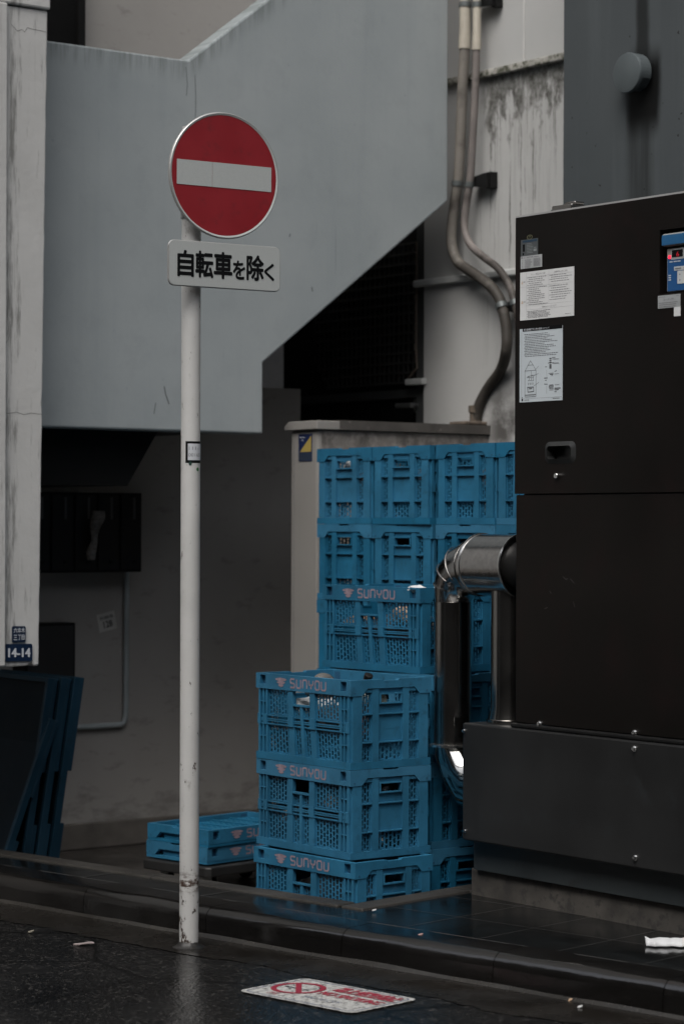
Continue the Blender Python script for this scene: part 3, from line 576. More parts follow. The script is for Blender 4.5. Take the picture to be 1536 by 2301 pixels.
mb = MB(); mb.box(A.x + .04*W, B.x - .04*W, -.0021, -.0026, B.z + .03*H, B.z + .30*H); mb.build('lower_band', simple('sticker_slate', (.024, .034, .055), .5), o)
c = ST.w(*P1[-1]); e_ = Matrix.Rotation(-EC.rz, 3, 'Z') @ (c - EC.o)
mb = MB(); mb.box(-.135, -.005, e_.y - .09, min(e_.y + .13, .945), zt + .005, zt + .022); mb.box(-.05, .01, e_.y + .07, e_.y + .11, zt + .0225, zt + .05); mb.build('hose_flange', simple('rusty_flange', (.12, .095, .075), .7, var=.5, scale=20), t, bevel=.006)

# ------------------------------------------------------------------ no entry sign
SR = R(33 - 90); sx, sy = -.479, 7.65
SG = Frame(sx, sy, 0, SR)
t = empty('no_entry_sign', SG.o, SR); tag(t, 'red no entry disc above a white Japanese text plate on a white pole', 'road sign')
D = SG.hit(502.5, 395, 0, .062); r = .2
zt_ = D.z + .155
mb = MB(); mb.tube([(0, 0, -.03), (0, 0, .1), (0, 0, 1.2), (0, 0, zt_)], .0305, 40); mb.build('pole', POLE, t)
mb = MB(); mb.lathe([(.0306, .020), (.034, .012), (.042 , .006), (.052, .0022)], lambda x_, y_, h_: (x_ * (1 + .12 * noise.noise(Vector((x_ * 60, y_ * 60, 0)))), y_ * (1 + .15 * noise.noise(Vector((x_ * 50, y_ * 50, 3)))), h_), 48); mb.build('contact_shade_mortar', m_wet('contact_shade_tone', (.012, .011, .010), .3, .6, 120, .3), t)  # mortar ring made dark to stand in for the pole's contact shadow
fx = lambda x, y, h: (D.x + h, D.y + x, D.z + y)
mb = MB(); mb.lathe([(0, -.004), (r - .008, -.004), (r - .001, -.002), (r, .002), (r - .001, .006), (r - .004, .008), (r - .008, .006), (r - .009, .0045), (0, .0045)], fx, 96); disc = mb.build('disc', SIGNBACK, t, recalc=True)
mb = MB(); mb.face([fx((r - .010) * math.cos(R(a)), (r - .010) * math.sin(R(a)), .0052) for a in range(0, 360, 3)]); mb.build('red_face', RED, disc)
mb = MB(); ro, ri = r - .0045, r - .0098
for a in range(0, 360, 4): mb.face([fx(q * math.cos(R(b_)), q * math.sin(R(b_)), .0058 if q == ri else .0078) for q, b_ in ((ri, a), (ro, a), (ro, a + 4), (ri, a + 4))])
mb.build('white_rim', REFL, disc)
bw = .172; bh = .039
mb = MB(); mb.box(D.x + .0055, D.x + .0064, D.y - bw, D.y - .0452 - .0, D.z - bh, D.z + bh); mb.box(D.x + .0055, D.x + .0064, D.y - .0440, D.y + bw, D.z - bh, D.z + bh); mb.build('white_bar', REFL, disc)
A = SG.hit(377, 538, 0, .062); B = SG.hit(628.5, 655, 0, .062); zT = SG.hit(377, 537, 0, .062).z; zB = SG.hit(377, 641, 0, .062).z; W = B.y - A.y; H = zT - zB; rc = .022
def rr(W, H, rc, inset=0):
    P = []
    for cx, cy, a0 in ((W - rc, H - rc, 0), (rc, H - rc, 90), (rc, rc, 180), (W - rc, rc, 270)):
        P += [(cx + (rc - inset) * math.cos(R(a0 + q)), cy + (rc - inset) * math.sin(R(a0 + q))) for q in range(0, 91, 10)]
    return P
pf = lambda u, d, v: (D.x + d, A.y + u, zB + v)
mb = MB(); mb.prism(rr(W, H, rc), -.004, .004, pf); pl = mb.build('plate', SIGNBACK, t, bevel=.0025, recalc=True)
mb = MB(); mb.face([pf(u, .0050, v) for u, v in rr(W, H, rc, .003)]); mb.build('white_face', REFL, pl)
k = W / .42; q = H / .147
mb = MB()
for ch, u0, u1, v0, v1 in (('自', .034, .091, .034, .1138), ('転', .100, .163, .0325, .1138), ('車', .168, .234, .032, .1135), ('を', .239, .283, .055, .1127), ('除', .291, .353, .034, .1125), ('く', .357, .394, .057, .1105)):
    mb.text(ch, u0 * k, u1 * k, H - v1 * q, H - v0 * q, lambda u, v: pf(u, .0056, v), .034, lift=(.00004, 0, 0))
mb.build('lettering', BLACK, pl)
for z in (D.z + .08, D.z - .12, zB + H * .5):
    mb = MB(); mb.tube([(0, 0, z - .015), (0, 0, z + .015)], .034, 24); mb.box(.02, D.x - .0045, -.02, .03, z - .014, z + .014); mb.build('clamp', DULL, t)
def cyl(nm, a0, a1, z0, z1, rad, mat, par):
    m_ = MB(); n_ = 14
    for i in range(n_):
        b0_, b1_ = a0 + (a1 - a0) * i / n_, a0 + (a1 - a0) * (i + 1) / n_
        m_.face([(rad * math.sin(b0_), -rad * math.cos(b0_), z0), (rad * math.sin(b1_), -rad * math.cos(b1_), z0), (rad * math.sin(b1_), -rad * math.cos(b1_), z1), (rad * math.sin(b0_), -rad * math.cos(b0_), z1)], 0, True)
    return m_.build(nm, mat, par)
# numbered sticker wrapped round the pole; angles in the sign's frame
th = lambda px: math.asin(max(-1, min(1, (px - 428) / 22.0))) + R(57 - 3.5)
zz = lambda py: CZ - (py - 1173.5) * 7.62 / FPX
o = cyl('number_sticker', th(419), th(449) + .5, zz(1041), zz(992), .0309, BLACK, t)
cyl('white_label', th(424.5), th(449) + .45, zz(1034.5), zz(997.5), .0312, PLATEW, o)
def wrap(u, v): a_ = th(428) + u / .0305; return (.0315 * math.sin(a_), -.0315 * math.cos(a_), v)
mb = MB(); u = lambda px: (px - 428) * 7.62 / FPX
mb.text('111-', u(427), u(450), zz(1011.5), zz(1004), wrap); mb.text('00165', u(426), u(455), zz(1026.5), zz(1019), wrap); mb.build('lettering', INK, o)
mb = MB(); mb.face([wrap(u(430) + .0068 * math.cos(R(a_)) * .75, zz(1042) + .0068 * math.sin(R(a_))) for a_ in range(0, 360, 20)]); mb.build('green_dot', simple('dark_green_dot', (.004, .03, .024), .5), t)
mb = MB(); mb.face([wrap(u(448) + .005 * math.cos(R(a_)), zz(1055) + .006 * math.sin(R(a_))) for a_ in range(0, 360, 20)]); mb.build('green_dot', simple('leaf_green_dot', (.02, .12, .03), .5), t)

# ------------------------------------------------------------------ folding crates
CL, CW, CH, PITCH = .545, .345, .305, .300
l, hw = CL / 2, CW / 2
FACES = {'front': lambda u, d, z: (u, -hw + d, z), 'back': lambda u, d, z: (-u, hw - d, z), 'near': lambda u, d, z: (l - d, u, z), 'far': lambda u, d, z: (-l + d, -u, z)}
def perf(mb, u0, u1, z0, z1, d0, d1, fn, n, m):
    p, q = (u1 - u0) / n, (z1 - z0) / m; wb = p * .42
    for i in range(n + 1):
        a_ = u0 + i * p - wb / 2; b_ = a_ + wb; mb.box(max(a_, u0), min(b_, u1), d0, d1, z0, z1, fn=fn)
    for i in range(n):
        a_, b_ = u0 + i * p + wb / 2, u0 + (i + 1) * p - wb / 2; zs = z0; off = (q * .5 if i % 2 else 0) - q * .25
        for j in range(m + 1):
            h0, h1 = z0 + j * q + off + q * .12, z0 + j * q + off + q * .88
            h0, h1 = max(h0, z0 + .003), min(h1, z1 - .003)
            if h1 - h0 < q * .2: continue
            if h0 > zs: mb.box(a_, b_, d0, d1, zs, h0, fn=fn)
            zs = h1
        if zs < z1: mb.box(a_, b_, d0, d1, zs, z1, fn=fn)
def long_panel(fn):
    mb = MB(); U = 2 * (l - .012); X = lambda f_: -U / 2 + f_ * U; z0, z1 = .031, .251; zm0, zm1 = .137, .152
    rib = lambda a_, b_, za, zb, d0=.003, d1=.017: mb.box(X(a_), X(b_), d0, d1, za, zb, fn=fn)
    for a_, b_ in ((0, .022), (.048, .060), (.082, .098), (.330, .385), (.570, .625), (.900, .916), (.940, .952), (.978, 1)): rib(a_, b_, z0, z1)
    rib(.462, .490, z0, .204)
    for a_, b_ in ((.098, .33), (.625, .90)):
        n = 8 if b_ - a_ > .25 else 7
        perf(mb, X(a_), X(b_), zm1 + .012, z1, .0135, .0160, fn, n, 5); perf(mb, X(a_), X(b_), z0, zm0 - .010, .0135, .0160, fn, n, 5)
    for a_, b_ in ((.385, .462), (.490, .570)):
        perf(mb, X(a_), X(b_), zm1 + .012, .200, .0135, .0160, fn, 3, 3); perf(mb, X(a_), X(b_), z0, zm0 - .010, .0135, .0160, fn, 3, 5)
    rib(.385, .57, .200, .206, .001, .018)                       # lip of the hand hole
    for a_, b_ in ((.022, .048), (.060, .082), (.916, .940), (.952, .978)):
        rib(a_, b_, z0, z1, .013, .016)
        for z in (.085, .205): rib(a_, b_, z, z + .003, .003, .013)
    for za, zb in ((.128, .1325), (.1395, .1435), (.1455, .1495), (.158, .1625)): rib(.0, 1.0, za, zb, .001 if za in (.140, .149) else .004, .012)
    for a_, b_ in ((-.004, .03), (.07, .098), (.33, .385), (.57, .625), (.90, .93), (.965, 1.004)): rib(a_, b_, .128, .164, .0005, .0045)
    return mb
def short_panel(fn):
    mb = MB(); U = 2 * (hw - .012); X = lambda f_: -U / 2 + f_ * U; z0, z1 = .031, .262
    rib = lambda a_, b_, za, zb, d0=.002, d1=.017: mb.box(X(a_), X(b_), d0, d1, za, zb, fn=fn)
    rib(0, .12, z0, .252); rib(.88, 1, z0, .252); rib(.255, .34, z0, z1 + .012); rib(.66, .745, z0, z1 + .012)
    for a_, b_, za, zb in ((.055, .085, .075, .115), (.055, .085, .145, .185), (.915, .945, .075, .115), (.915, .945, .145, .185)): rib(a_, b_, za, zb, .0012, .003)
    for a_, b_ in ((.12, .255), (.745, .88)):
        perf(mb, X(a_) + .004, X(b_) - .004, .031, .092, .0135, .0160, fn, 3, 3); perf(mb, X(a_) + .004, X(b_) - .004, .097, .186, .0135, .0160, fn, 3, 4); perf(mb, X(a_) + .004, X(b_) - .004, .191, z1, .0135, .0160, fn, 3, 3)
        mb.box(X(a_), X(a_) + .004, .008, .014, z0, z1, fn=fn); mb.box(X(b_) - .004, X(b_), .008, .014, z0, z1, fn=fn)
        rib(a_, b_, .092, .096, .001, .014); rib(a_, b_, .187, .191, .001, .014); rib(a_, b_, z1, z1 + .012, .004, .014)
    perf(mb, X(.34), X(.66), .031, .092, .0135, .0160, fn, 6, 3)
    rib(.34, .66, .092, .096, .001, .014); rib(.34, .66, .187, .191, .001, .014)
    rib(.34, .395, .096, .187, .010, .013); rib(.605, .66, .096, .187, .010, .013); rib(.395, .605, .096, .104, .010, .013); rib(.395, .605, .137, .187, .010, .013)
    rib(.395, .42, .104, .137, .010, .013); rib(.580, .605, .104, .137, .010, .013); rib(.42, .58, .104, .137, .0105, .013)
    rib(.34, .66, .191, .222, .010, .013)
    rib(.34, .365, .222, .262, .010, .013); rib(.635, .66, .222, .262, .010, .013); rib(.34, .66, .258, .274, .008, .013)
    rib(.352, .648, .222, .2265, .000, .016); rib(.352, .648, .254, .258, .000, .016); rib(.352, .366, .2265, .254, .000, .016); rib(.634, .648, .2265, .254, .000, .016)
    return mb
def rim_mesh(dz=0.0):
    mb = MB(); z0, z1 = .252 - dz, .305 - dz
    for nm in ('front', 'back'):
        fn = FACES[nm]; U = 2 * (l - .0185); X = lambda f_: -U / 2 + f_ * U; bx = lambda a_, b_, za, zb, d0=0, d1=.018, mi=0: mb.box(X(a_), X(b_), d0, d1, za, zb, mi, fn)
        bx(0, .012, z0, z1); bx(.988, 1, z0, z1); bx(.076, .924, z0, z1)
        for a_, b_ in ((.012, .076), (.924, .988)):
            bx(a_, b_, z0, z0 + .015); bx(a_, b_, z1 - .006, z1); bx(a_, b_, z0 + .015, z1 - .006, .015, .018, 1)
    for nm in ('near', 'far'):
        fn = FACES[nm]; X = lambda f_: -hw + f_ * CW
        mb.prism([(X(0), z0), (X(.14), z0), (X(.21), z0 + .024), (X(.79), z0 + .024), (X(.86), z0), (X(1), z0), (X(1), z1), (X(.60), z1), (X(.59), z1 - .005), (X(.41), z1 - .005), (X(.40), z1), (X(0), z1)], 0, .018, fn)
        for f_ in (.05, .95): mb.box(X(f_) - .003, X(f_) + .003, -.0008, .0, z0 + .006, z0 + .012, 1, fn)
    return mb
GLY = {'S': [[(1, .92), (.88, 1), (.14, 1), (0, .88), (0, .64), (.14, .52), (.86, .48), (1, .36), (1, .12), (.86, 0), (.12, 0), (0, .08)]], 'U': [[(0, 1), (0, .16), (.16, 0), (.84, 0), (1, .16), (1, 1)]], 'n': [[(0, 0), (0, .84), (.16, 1), (.84, 1), (1, .84), (1, 0)]], 'Y': [[(0, 1), (0, .62), (.2, .46), (.8, .46), (1, .62), (1, 1)], [(.5, .46), (.5, 0)]], 'O': [[(.16, 0), (.84, 0), (1, .16), (1, .84), (.84, 1), (.16, 1), (0, .84), (0, .16)]]}
def letter_mesh(dz=0.0, sides=('front',)):
    mb = MB()
    for nm in sides:
        fn = FACES[nm]; X = lambda f_: -l + f_ * CL; zc = .2785 - dz; g_ = lambda u, v: fn(u, -.0008, v)
        for i, ch in enumerate('SUnYOU'):
            a_ = X(.378) + i * .0355
            for st in GLY[ch]: mb.strokes([(a_ + x_ * .0235, zc - .0145 + y_ * .029) for x_, y_ in st], .0062, g_, closed=(ch == 'O'))
        for k_, (wd, zz_, ht) in enumerate(((.034, .0095, .0065), (.025, -.001, .0055), (.016, -.0105, .0055))):
            P = []
            for a_ in range(0, 360, 20):
                c_, s_ = math.cos(R(a_)), math.sin(R(a_)); P.append((X(.275) + wd * math.copysign(abs(c_) ** 1.3, c_), zc + zz_ + ht * math.copysign(abs(s_) ** 1.2, s_)))
            mb.face([g_(u, v) for u, v in P])
    return mb
def base_mesh():
    mb = MB(); mb.box(-l + .022, l - .022, -hw + .022, hw - .022, 0, .006); mb.box(-l + .001, l - .001, -hw + .001, hw - .001, .0062, .0305); return mb
proto = empty('folding_crate', (0, 0, 0))
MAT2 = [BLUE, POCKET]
rim = rim_mesh().build('rim', MAT2, proto); letter_mesh().build('lettering', LETTER, rim); letter_mesh(0, ('back',)).build('lettering', LETTER, rim)
base_mesh().build('base', MAT2, proto)
for nm in ('front', 'back'): long_panel(FACES[nm]).build('side_panel', MAT2, proto)
for nm in ('near', 'far'): short_panel(FACES[nm]).build('end_panel', MAT2, proto)
def loc_of(corner, rz, lx, ly, z):
    """centre of a crate whose local point (lx, ly) stands at the given corner"""
    v = Matrix.Rotation(rz, 3, 'Z') @ Vector((lx, ly, 0)); return (corner[0] - v.x, corner[1] - v.y, z)
first = [True]
def crate(loc, rz, label, group):
    o = proto if first[0] else copy_tree(proto); first[0] = False
    o.location = loc; o.rotation_euler = (0, 0, rz); tag(o, label, 'crate', group); return o
Z0 = -.086; GF = 'crates stacked at the front'; GR_ = 'tall stacks of crates along the back'
rz = R(37 - 90)
c_one = crate(loc_of((.048, 7.99), R(40 - 90), l, -hw, Z0), R(40 - 90), 'bottom blue crate of the front three-crate stack, half hidden by the pavement edge', GF)
c_two = crate(loc_of((.031, 8.05), R(37 - 90), l, -hw, Z0 + PITCH), R(37 - 90), 'blue crate in the middle of the front three-crate stack', GF)
c_top = crate(loc_of((.031, 8.05), R(37.3 - 90), l, -hw, Z0 + 2*PITCH), R(37.3 - 90), 'topmost blue crate of the front stack, with rubbish and a bottle showing above its rim', GF)
for i, lb in enumerate(('bottom blue crate beside the front stack, mostly hidden by the machine base', 'second blue crate up in the stack behind the silver pipe', 'blue crate right under the raised crate with white scrap, behind the silver pipe')):
    crate(loc_of((.305 + .006 * i, 8.32 + .012 * i), R(38 - 90), l, -hw, Z0 + i*PITCH), R(38 - 90), lb, GF)
c_mid = crate(loc_of((.272, 8.40), R(39 - 90), l, -hw, Z0 + 3*PITCH), R(39 - 90), 'raised blue crate with white scrap on its rim, between front stack and silver pipe', GF)
ra = R(39 - 180); RW = ('top row', 'second row from the top', 'third row from the top', 'fourth row from the top', 'bottom row')
cols = [((-.100, 9.65), 39, 'leftmost'), ((-.100 + .629*.349, 9.65 - .777*.349), 39, 'second from left'), ((-.100 + .629*.349*2 + .010, 9.65 - .777*.349*2 - .02), 37, 'third from left'), ((-.100 + .629*.349*2 + .010 + .602*.349, 9.65 - .777*.349*2 - .02 - .799*.349), 37, 'rightmost')]
zr = .134
def rack(c, amt):
    for ch in c.children:
        if ch.name.startswith('side_panel'):
            ch.data = ch.data.copy()
            for v in ch.data.vertices:
                f_ = max(0, 1 - abs(v.co.x) / (l * .85)) ** .6; q_ = (v.co.z - .031) / .22
                v.co.x += amt * f_ * (1 - q_); v.co.y += -.003 * math.copysign(1, v.co.y) * f_ * math.sin(math.pi * q_) * -1
rack(c_top, .020); rack(c_mid, .022)
rear = {}
for i, (p, al, nm) in enumerate(cols):
    for j in range(5):
        jx = (random.random() - .5) * .006
        rz_ = R(al - 180) + R(random.uniform(-1.1, 1.1))
        rear[i, j] = crate(loc_of((p[0] + jx, p[1]), rz_, l, -hw, zr + (4 - j) * PITCH), rz_, 'blue crate, %s, %s of the tall back stacks' % (RW[j], nm), GR_)
# two folded-flat crates on a black dolly
flat = empty('folded_crate', (0, 0, 0))
rm = rim_mesh(.236).build('rim', MAT2, flat); letter_mesh(.236).build('lettering', LETTER, rm); letter_mesh(.236, ('back',)).build('lettering', LETTER, rm)
mb = MB(); mb.box(-l + .022, l - .022, -hw + .022, hw - .022, 0, .004); mb.box(-l + .001, l - .001, -hw + .001, hw - .001, .0042, .0155); mb.build('base', MAT2, flat)
mb = MB(); fn = lambda x_, y_, z_: (x_, y_, z_)
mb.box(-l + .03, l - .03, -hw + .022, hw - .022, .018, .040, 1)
for i in range(5):
    a_ = -l + .03 + i * (CL - .06) / 5; perf(mb, a_ + .012, a_ + (CL - .06) / 5 - .008, -hw + .03, hw - .03, .044, .052, lambda u, d, v: (u, v, d), 7, 9); mb.box(a_ - .004, a_ + .011, -hw + .024, hw - .024, .042, .056)
for nm in ('near', 'far'): mb.box(-hw + .085, -hw + .175, .012, .020, .016, .040, 0, FACES[nm])
mb.build('folded_panels', MAT2, flat)
fz = R(46.6 - 90); fc = (-.503, 9.2)
def fcorner(z, dx=0): v = Matrix.Rotation(fz, 3, 'Z') @ Vector((dx, 0, 0)); return loc_of((fc[0] + v.x, fc[1] + v.y), fz + R(90), -l, -hw, z)
flat.location = fcorner(.102); flat.rotation_euler = (0, 0, fz + R(90)); tag(flat, 'upper of two folded flat blue crates on the black dolly', 'crate', 'folded crates on the dolly')
f2 = copy_tree(flat); f2.location = fcorner(.036, -.006); tag(f2, 'lower of two folded flat blue crates, lying on the black dolly', 'crate', 'folded crates on the dolly')
ctr = Vector(fcorner(0)); t = empty('plastic_dolly', (ctr.x, ctr.y, Z0), fz + R(90)); tag(t, 'black plastic dolly on small wheels under the folded flat crates', 'dolly')
mb = MB(); P = [(x_ * (l + .02) , y_ * (hw + .02)) for x_, y_ in ((-1, -.9), (-.94, -1), (.94, -1), (1, -.9), (1, .9), (.94, 1), (-.94, 1), (-1, .9))]; mb.prism(P, .080, .119, lambda u, d, v: (u, v, d)); mb.build('deck', PLASTB, t, bevel=.006, recalc=True)
for sx_ in (-1, 1):
    for sy_ in (-1, 1):
        cx, cy = sx_ * (l - .06), sy_ * (hw - .05)
        mb = MB(); mb.tube([(cx - .011, cy, .034), (cx + .011, cy, .034)], .034, 20); wh = mb.build('wheel', NEARB, t); mb = MB(); mb.box(cx - .018, cx - .013, cy - .02, cy + .02, .03, .081); mb.box(cx + .013, cx + .018, cy - .02, cy + .02, .03, .081); mb.build('fork', DULL, wh)
# big navy boards leaning in the dark corner
def board(x_, y_, tilt, H, label, first_=None):
    t = empty('leaning_tray', (x_, y_, Z0 + .012), RB, -tilt); tag(t, label, 'tray', 'navy plastic trays leaning in the dark corner')
    D_ = .6; T = .047
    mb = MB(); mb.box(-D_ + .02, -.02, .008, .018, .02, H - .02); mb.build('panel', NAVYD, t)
    mb = MB(); mb.box(-.02, 0, 0, T * .62, 0, H); mb.box(-.014, -.003, T * .62, T, .0, H * .30); mb.box(-.014, -.003, T * .62, T, H * .55, H); mb.box(-D_, -D_ + .02, 0, T, 0, H); mb.box(-D_ + .02, -.02, 0, T, 0, .02); mb.box(-D_ + .02, -.02, 0, T, H - .02, H); mb.build('rim', NAVY_LIT, t, bevel=.003)
board(-1.150, 9.44, R(9), .82, 'navy tray standing closest to the wall in the dark corner, edge coloured as lit')
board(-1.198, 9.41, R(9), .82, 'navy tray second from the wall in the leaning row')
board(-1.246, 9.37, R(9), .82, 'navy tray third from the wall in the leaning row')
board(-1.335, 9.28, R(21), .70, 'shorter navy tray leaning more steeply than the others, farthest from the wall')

# ------------------------------------------------------------------ what the crates hold
def crumple(name, loc, sx_, sy_, sz_, mat, label, cat, seed, amp=.3):
    mb = MB(); nu, nv = 22, 12; n = len(mb.v)
    for j in range(nv + 1):
        ph = math.pi * j / nv
        for i in range(nu):
            th_ = 2 * math.pi * i / nu; d = Vector((math.cos(th_) * math.sin(ph), math.sin(th_) * math.sin(ph), math.cos(ph)))
            k_ = 1 + amp * noise.noise(d * 2.2 + Vector((seed, 0, 0))) + amp * .7 * abs(noise.noise(d * 5 + Vector((0, seed, 0)))); mb.v.append((d.x * sx_ * k_, d.y * sy_ * k_, d.z * sz_ * k_))
    for j in range(nv):
        for i in range(nu): mb.f.append((j*nu + i, (j+1)*nu + i, (j+1)*nu + (i+1) % nu, j*nu + (i+1) % nu)); mb.m.append(0); mb.sm.append(False)
    o = mb.build(name, mat); o.location = loc; tag(o, label, cat); return o
def inside(c, x_, y_, z_):
    v = Matrix.Rotation(c.rotation_euler.z, 3, 'Z') @ Vector((x_, y_, z_)); return Vector(c.location) + v
def bottle(c, x_, y_, z_, rot, label, mat, capm, r_=.033, L=.21):
    t = empty('bottle', inside(c, x_, y_, z_)); t.rotation_euler = rot; tag(t, label, 'bottle')
    mb = MB(); mb.lathe([(0, 0), (r_ * .9, 0), (r_, .006), (r_, L * .6), (r_ * .8, L * .7), (r_ * .42, L * .8), (r_ * .4, L * .95), (0, L * .95)], lambda a_, b_, h_: (a_, b_, h_), 24); mb.build('body', mat, t)
    mb = MB(); mb.lathe([(r_ * .48, L * .9), (r_ * .5, L), (r_ * .4, L * 1.01), (0, L * 1.01)], lambda a_, b_, h_: (a_, b_, h_), 20); mb.build('cap', capm, t)
    return t
CLEARP = simple('clear_plastic', (.16, .16, .15), .2); OR = simple('orange_wrap', (.50, .13, .03), .5, var=.3, scale=20); TAN = simple('tan_wrap', (.38, .26, .17), .6, var=.3, scale=20); WRAPW = simple('white_wrap', (.48, .50, .50), .5, var=.25, scale=30, patch=(.10, .18, .10), dcut=(.6, .7)); MIX = simple('mixed_rubbish', (.022, .022, .024), .5, var=.8, scale=25, patch=(.42, .40, .37), dcut=(.655, .69))  # pale flecks in the mixed rubbish stand in for glints
bottle(c_top, .262, -.04, .236, (0, R(-90), c_top.rotation_euler.z), 'clear glass bottle whose base fills the hand hole of the top front crate', GLASS, NEARB)
bottle(c_top, .10, -.02, .19, (R(28), R(20), 0), 'bottle neck with dark cap poking out of the top front crate', simple('brown_glass', (.05, .03, .02), .15), NEARB, .030, .15)
t = empty('plastic_cup', inside(c_top, -.11, -.05, .248)); t.rotation_euler = (R(80), 0, R(30)); tag(t, 'pale plastic cup lying on its side at the rim of the top front crate', 'cup')
mb = MB(); mb.lathe([(.030, 0), (.046, .08), (.049, .082), (.0495, .086), (.046, .086), (.043, .08), (.027, .004), (0, .004)], lambda a_, b_, h_: (a_, b_, h_), 30); mb.build('body', CLEARP, t)
mb = MB(); mb.lathe([(.050, .085), (.047, .098), (.030, .112), (.012, .116)], lambda a_, b_, h_: (a_, b_, h_), 30); mb.build('lid', simple('lid_plastic', (.10, .10, .095), .25), t)
crumple('plastic_bag', inside(c_top, -.04, -.085, .20), .075, .032, .030, WRAPW, 'crumpled white and green wrapper behind the hand hole of the top front crate', 'bag', 1.3)
crumple('plastic_bag', inside(c_top, .195, -.095, .14), .032, .034, .075, OR, 'orange wrapper behind the end panel of the top front crate', 'bag', 2.1)
crumple('plastic_bag', inside(c_top, -.16, -.09, .085), .07, .04, .04, MIX, 'grey mixed rubbish low in the top front crate', 'bag', 3.7)
crumple('plastic_bag', inside(c_mid, .08, -.085, .195), .042, .04, .035, TAN, 'tan wrapper inside the raised crate behind its perforated side', 'bag', 5.1)
crumple('plastic_bag', inside(c_mid, .17, -.085, .195), .036, .04, .045, WRAPW, 'white wrapper inside the raised crate near its right end', 'bag', 6.4)
crumple('plastic_bag', inside(c_mid, -.15, -.09, .175), .06, .04, .02, TAN, 'flat tan wrapper inside the raised crate near its left end', 'bag', 8.4)
crumple('paper_scrap', inside(c_mid, .225, -.145, .300), .032, .014, .013, WHITEP, 'white paper scrap tucked on the rim of the raised crate', 'paper', 7.9)
GH = 'rubbish heaps added to darken the crates'
def heap(c, z_, h_, label, seed):  # rubbish lumps added to darken the crates behind their holes
    o = crumple('darkening_rubbish_heap', inside(c, 0, 0, z_), .205, .115, h_, MIX, label, 'rubbish', seed, .22); o.rotation_euler = (0, 0, c.rotation_euler.z); o['group'] = GH
heap(c_top, .135, .075, 'dark mixed rubbish added to darken the topmost crate of the front stack', 31)
heap(c_mid, .13, .075, 'dark mixed rubbish added to darken the raised crate with the white scrap', 32)
heap(c_two, .14, .085, 'dark mixed rubbish added to darken the middle crate of the front stack', 33)
heap(c_one, .14, .085, 'dark mixed rubbish added to darken the bottom crate of the front stack', 34)
for i in range(3):
    for j in range(2): heap(rear[i, j], .15, .09, 'rubbish added to darken the back crate, %s, %s stack' % (RW[j], cols[i][2]), 40 + i * 5 + j)
c2 = [o for o in bpy.data.objects if o.get('label', '').startswith('blue crate in the middle of the front')][0]
crumple('plastic_bag', inside(c2, .205, .01, .235), .03, .06, .02, MIX, 'white and black wrapper at the hand hole of the middle front crate', 'bag', 9.2)
crumple('plastic_bag', inside(c2, .10, -.09, .19), .05, .036, .04, TAN, 'tan rubbish inside the middle front crate', 'bag', 10.2)
crumple('plastic_bag', inside(c2, .215, .0, .062), .02, .045, .022, WRAPW, 'white wrapper low behind the end panel of the middle front crate', 'bag', 11.2)
crumple('plastic_bag', inside(c2, -.17, -.105, .10), .03, .025, .025, WRAPW, 'white wrapper low in the middle front crate near its left end', 'bag', 12.5)
crumple('plastic_bag', inside(rear[0, 0], .215, -.03, .235), .02, .03, .02, WHITEP, 'small white lid showing in the hand hole of the first top row crate', 'lid', 13.1)
crumple('plastic_bag', inside(rear[0, 0], .21, .09, .19), .03, .03, .05, TAN, 'pinkish wrapper behind the first top row crate panel', 'bag', 14.1)
crumple('plastic_bag', inside(rear[2, 0], .22, .08, .065), .02, .05, .03, WRAPW, 'pale wrapper low in the third top row crate', 'bag', 15.1)

# ------------------------------------------------------------------ the dark machine
t = empty('machine_cabinet', BX.o, RB); tag(t, 'tall brown-black steel machine cabinet with notices and control panel on a slate base', 'machine')
F = lambda px, py, c=0.0: BX.hit(px, py, 1, c)
zb0, zb1 = F(1040, 1887).z, F(1040, 1624).z; cx0 = F(1155, 1200, .012).x; ctop = F(1157, 490, .012).z; zs = F(1300, 1108, .012).z
XR = 2.2
mb = MB(); mb.box(-.043, XR, .075, .62, .09, F(1061, 1950, .075).z); mb.build('footing', FOOT, t, bevel=.006)
mb = MB(); mb.box(-.005, XR, .055, .60, F(1061, 1950, .075).z + .001, zb0 - .001); mb.build('skirt', GALV, t)
mb = MB(); mb.box(0, XR, 0, .68, zb0, zb1); bb = mb.build('base_box', SLATE, t, bevel=.006)
mb = MB(); mb.box(cx0 - .01, XR, .004, .02, zb1 + .001, zb1 + .016); mb.build('ledge', NEARB, t, bevel=.005)
# upper door with openings for the handle and the control panel
hx0, hx1, hz0, hz1 = F(1222, 1015).x, F(1282, 1015).x, F(1252, 1037).z, F(1252, 996).z
kx0, kx1, kz0, kz1 = F(1474, 600).x, F(1474, 600).x + .125, F(1480, 660).z, F(1480, 516).z
mb = MB(); y0, y1 = .012, .05
mb.box(cx0, hx0, y0, y1, zs, ctop); mb.box(hx1, kx0, y0, y1, zs, ctop); mb.box(hx0, hx1, y0, y1, zs, hz0); mb.box(hx0, hx1, y0, y1, hz1, ctop); mb.box(kx0, kx1, y0, y1, zs, kz0); mb.box(kx0, kx1, y0, y1, kz1, ctop); mb.box(kx1, XR, y0, y1, zs, ctop)
mb.build('upper_door', BROWN, t)
mb = MB(); mb.box(cx0 + .002, XR, .016, .05, zb1 + .017, zs - .004); mb.build('lower_panel', BROWN, t, bevel=.003)
mb = MB(); mb.box(cx0 + .001, XR, .16, .80, zb1 + .001, ctop - .002); mb.box(cx0 + .0015, XR, .051, .16, zb1 + .017, ctop - .0025); mb.build('body', BROWN, t)
mb = MB(); mb.box(cx0, XR, .013, .80, ctop + .0005, ctop + .006); mb.build('top_sheet', simple('top_edge_highlight', (.30, .30, .30), .4), t)  # pale colour paints in the sky highlight along the top edge
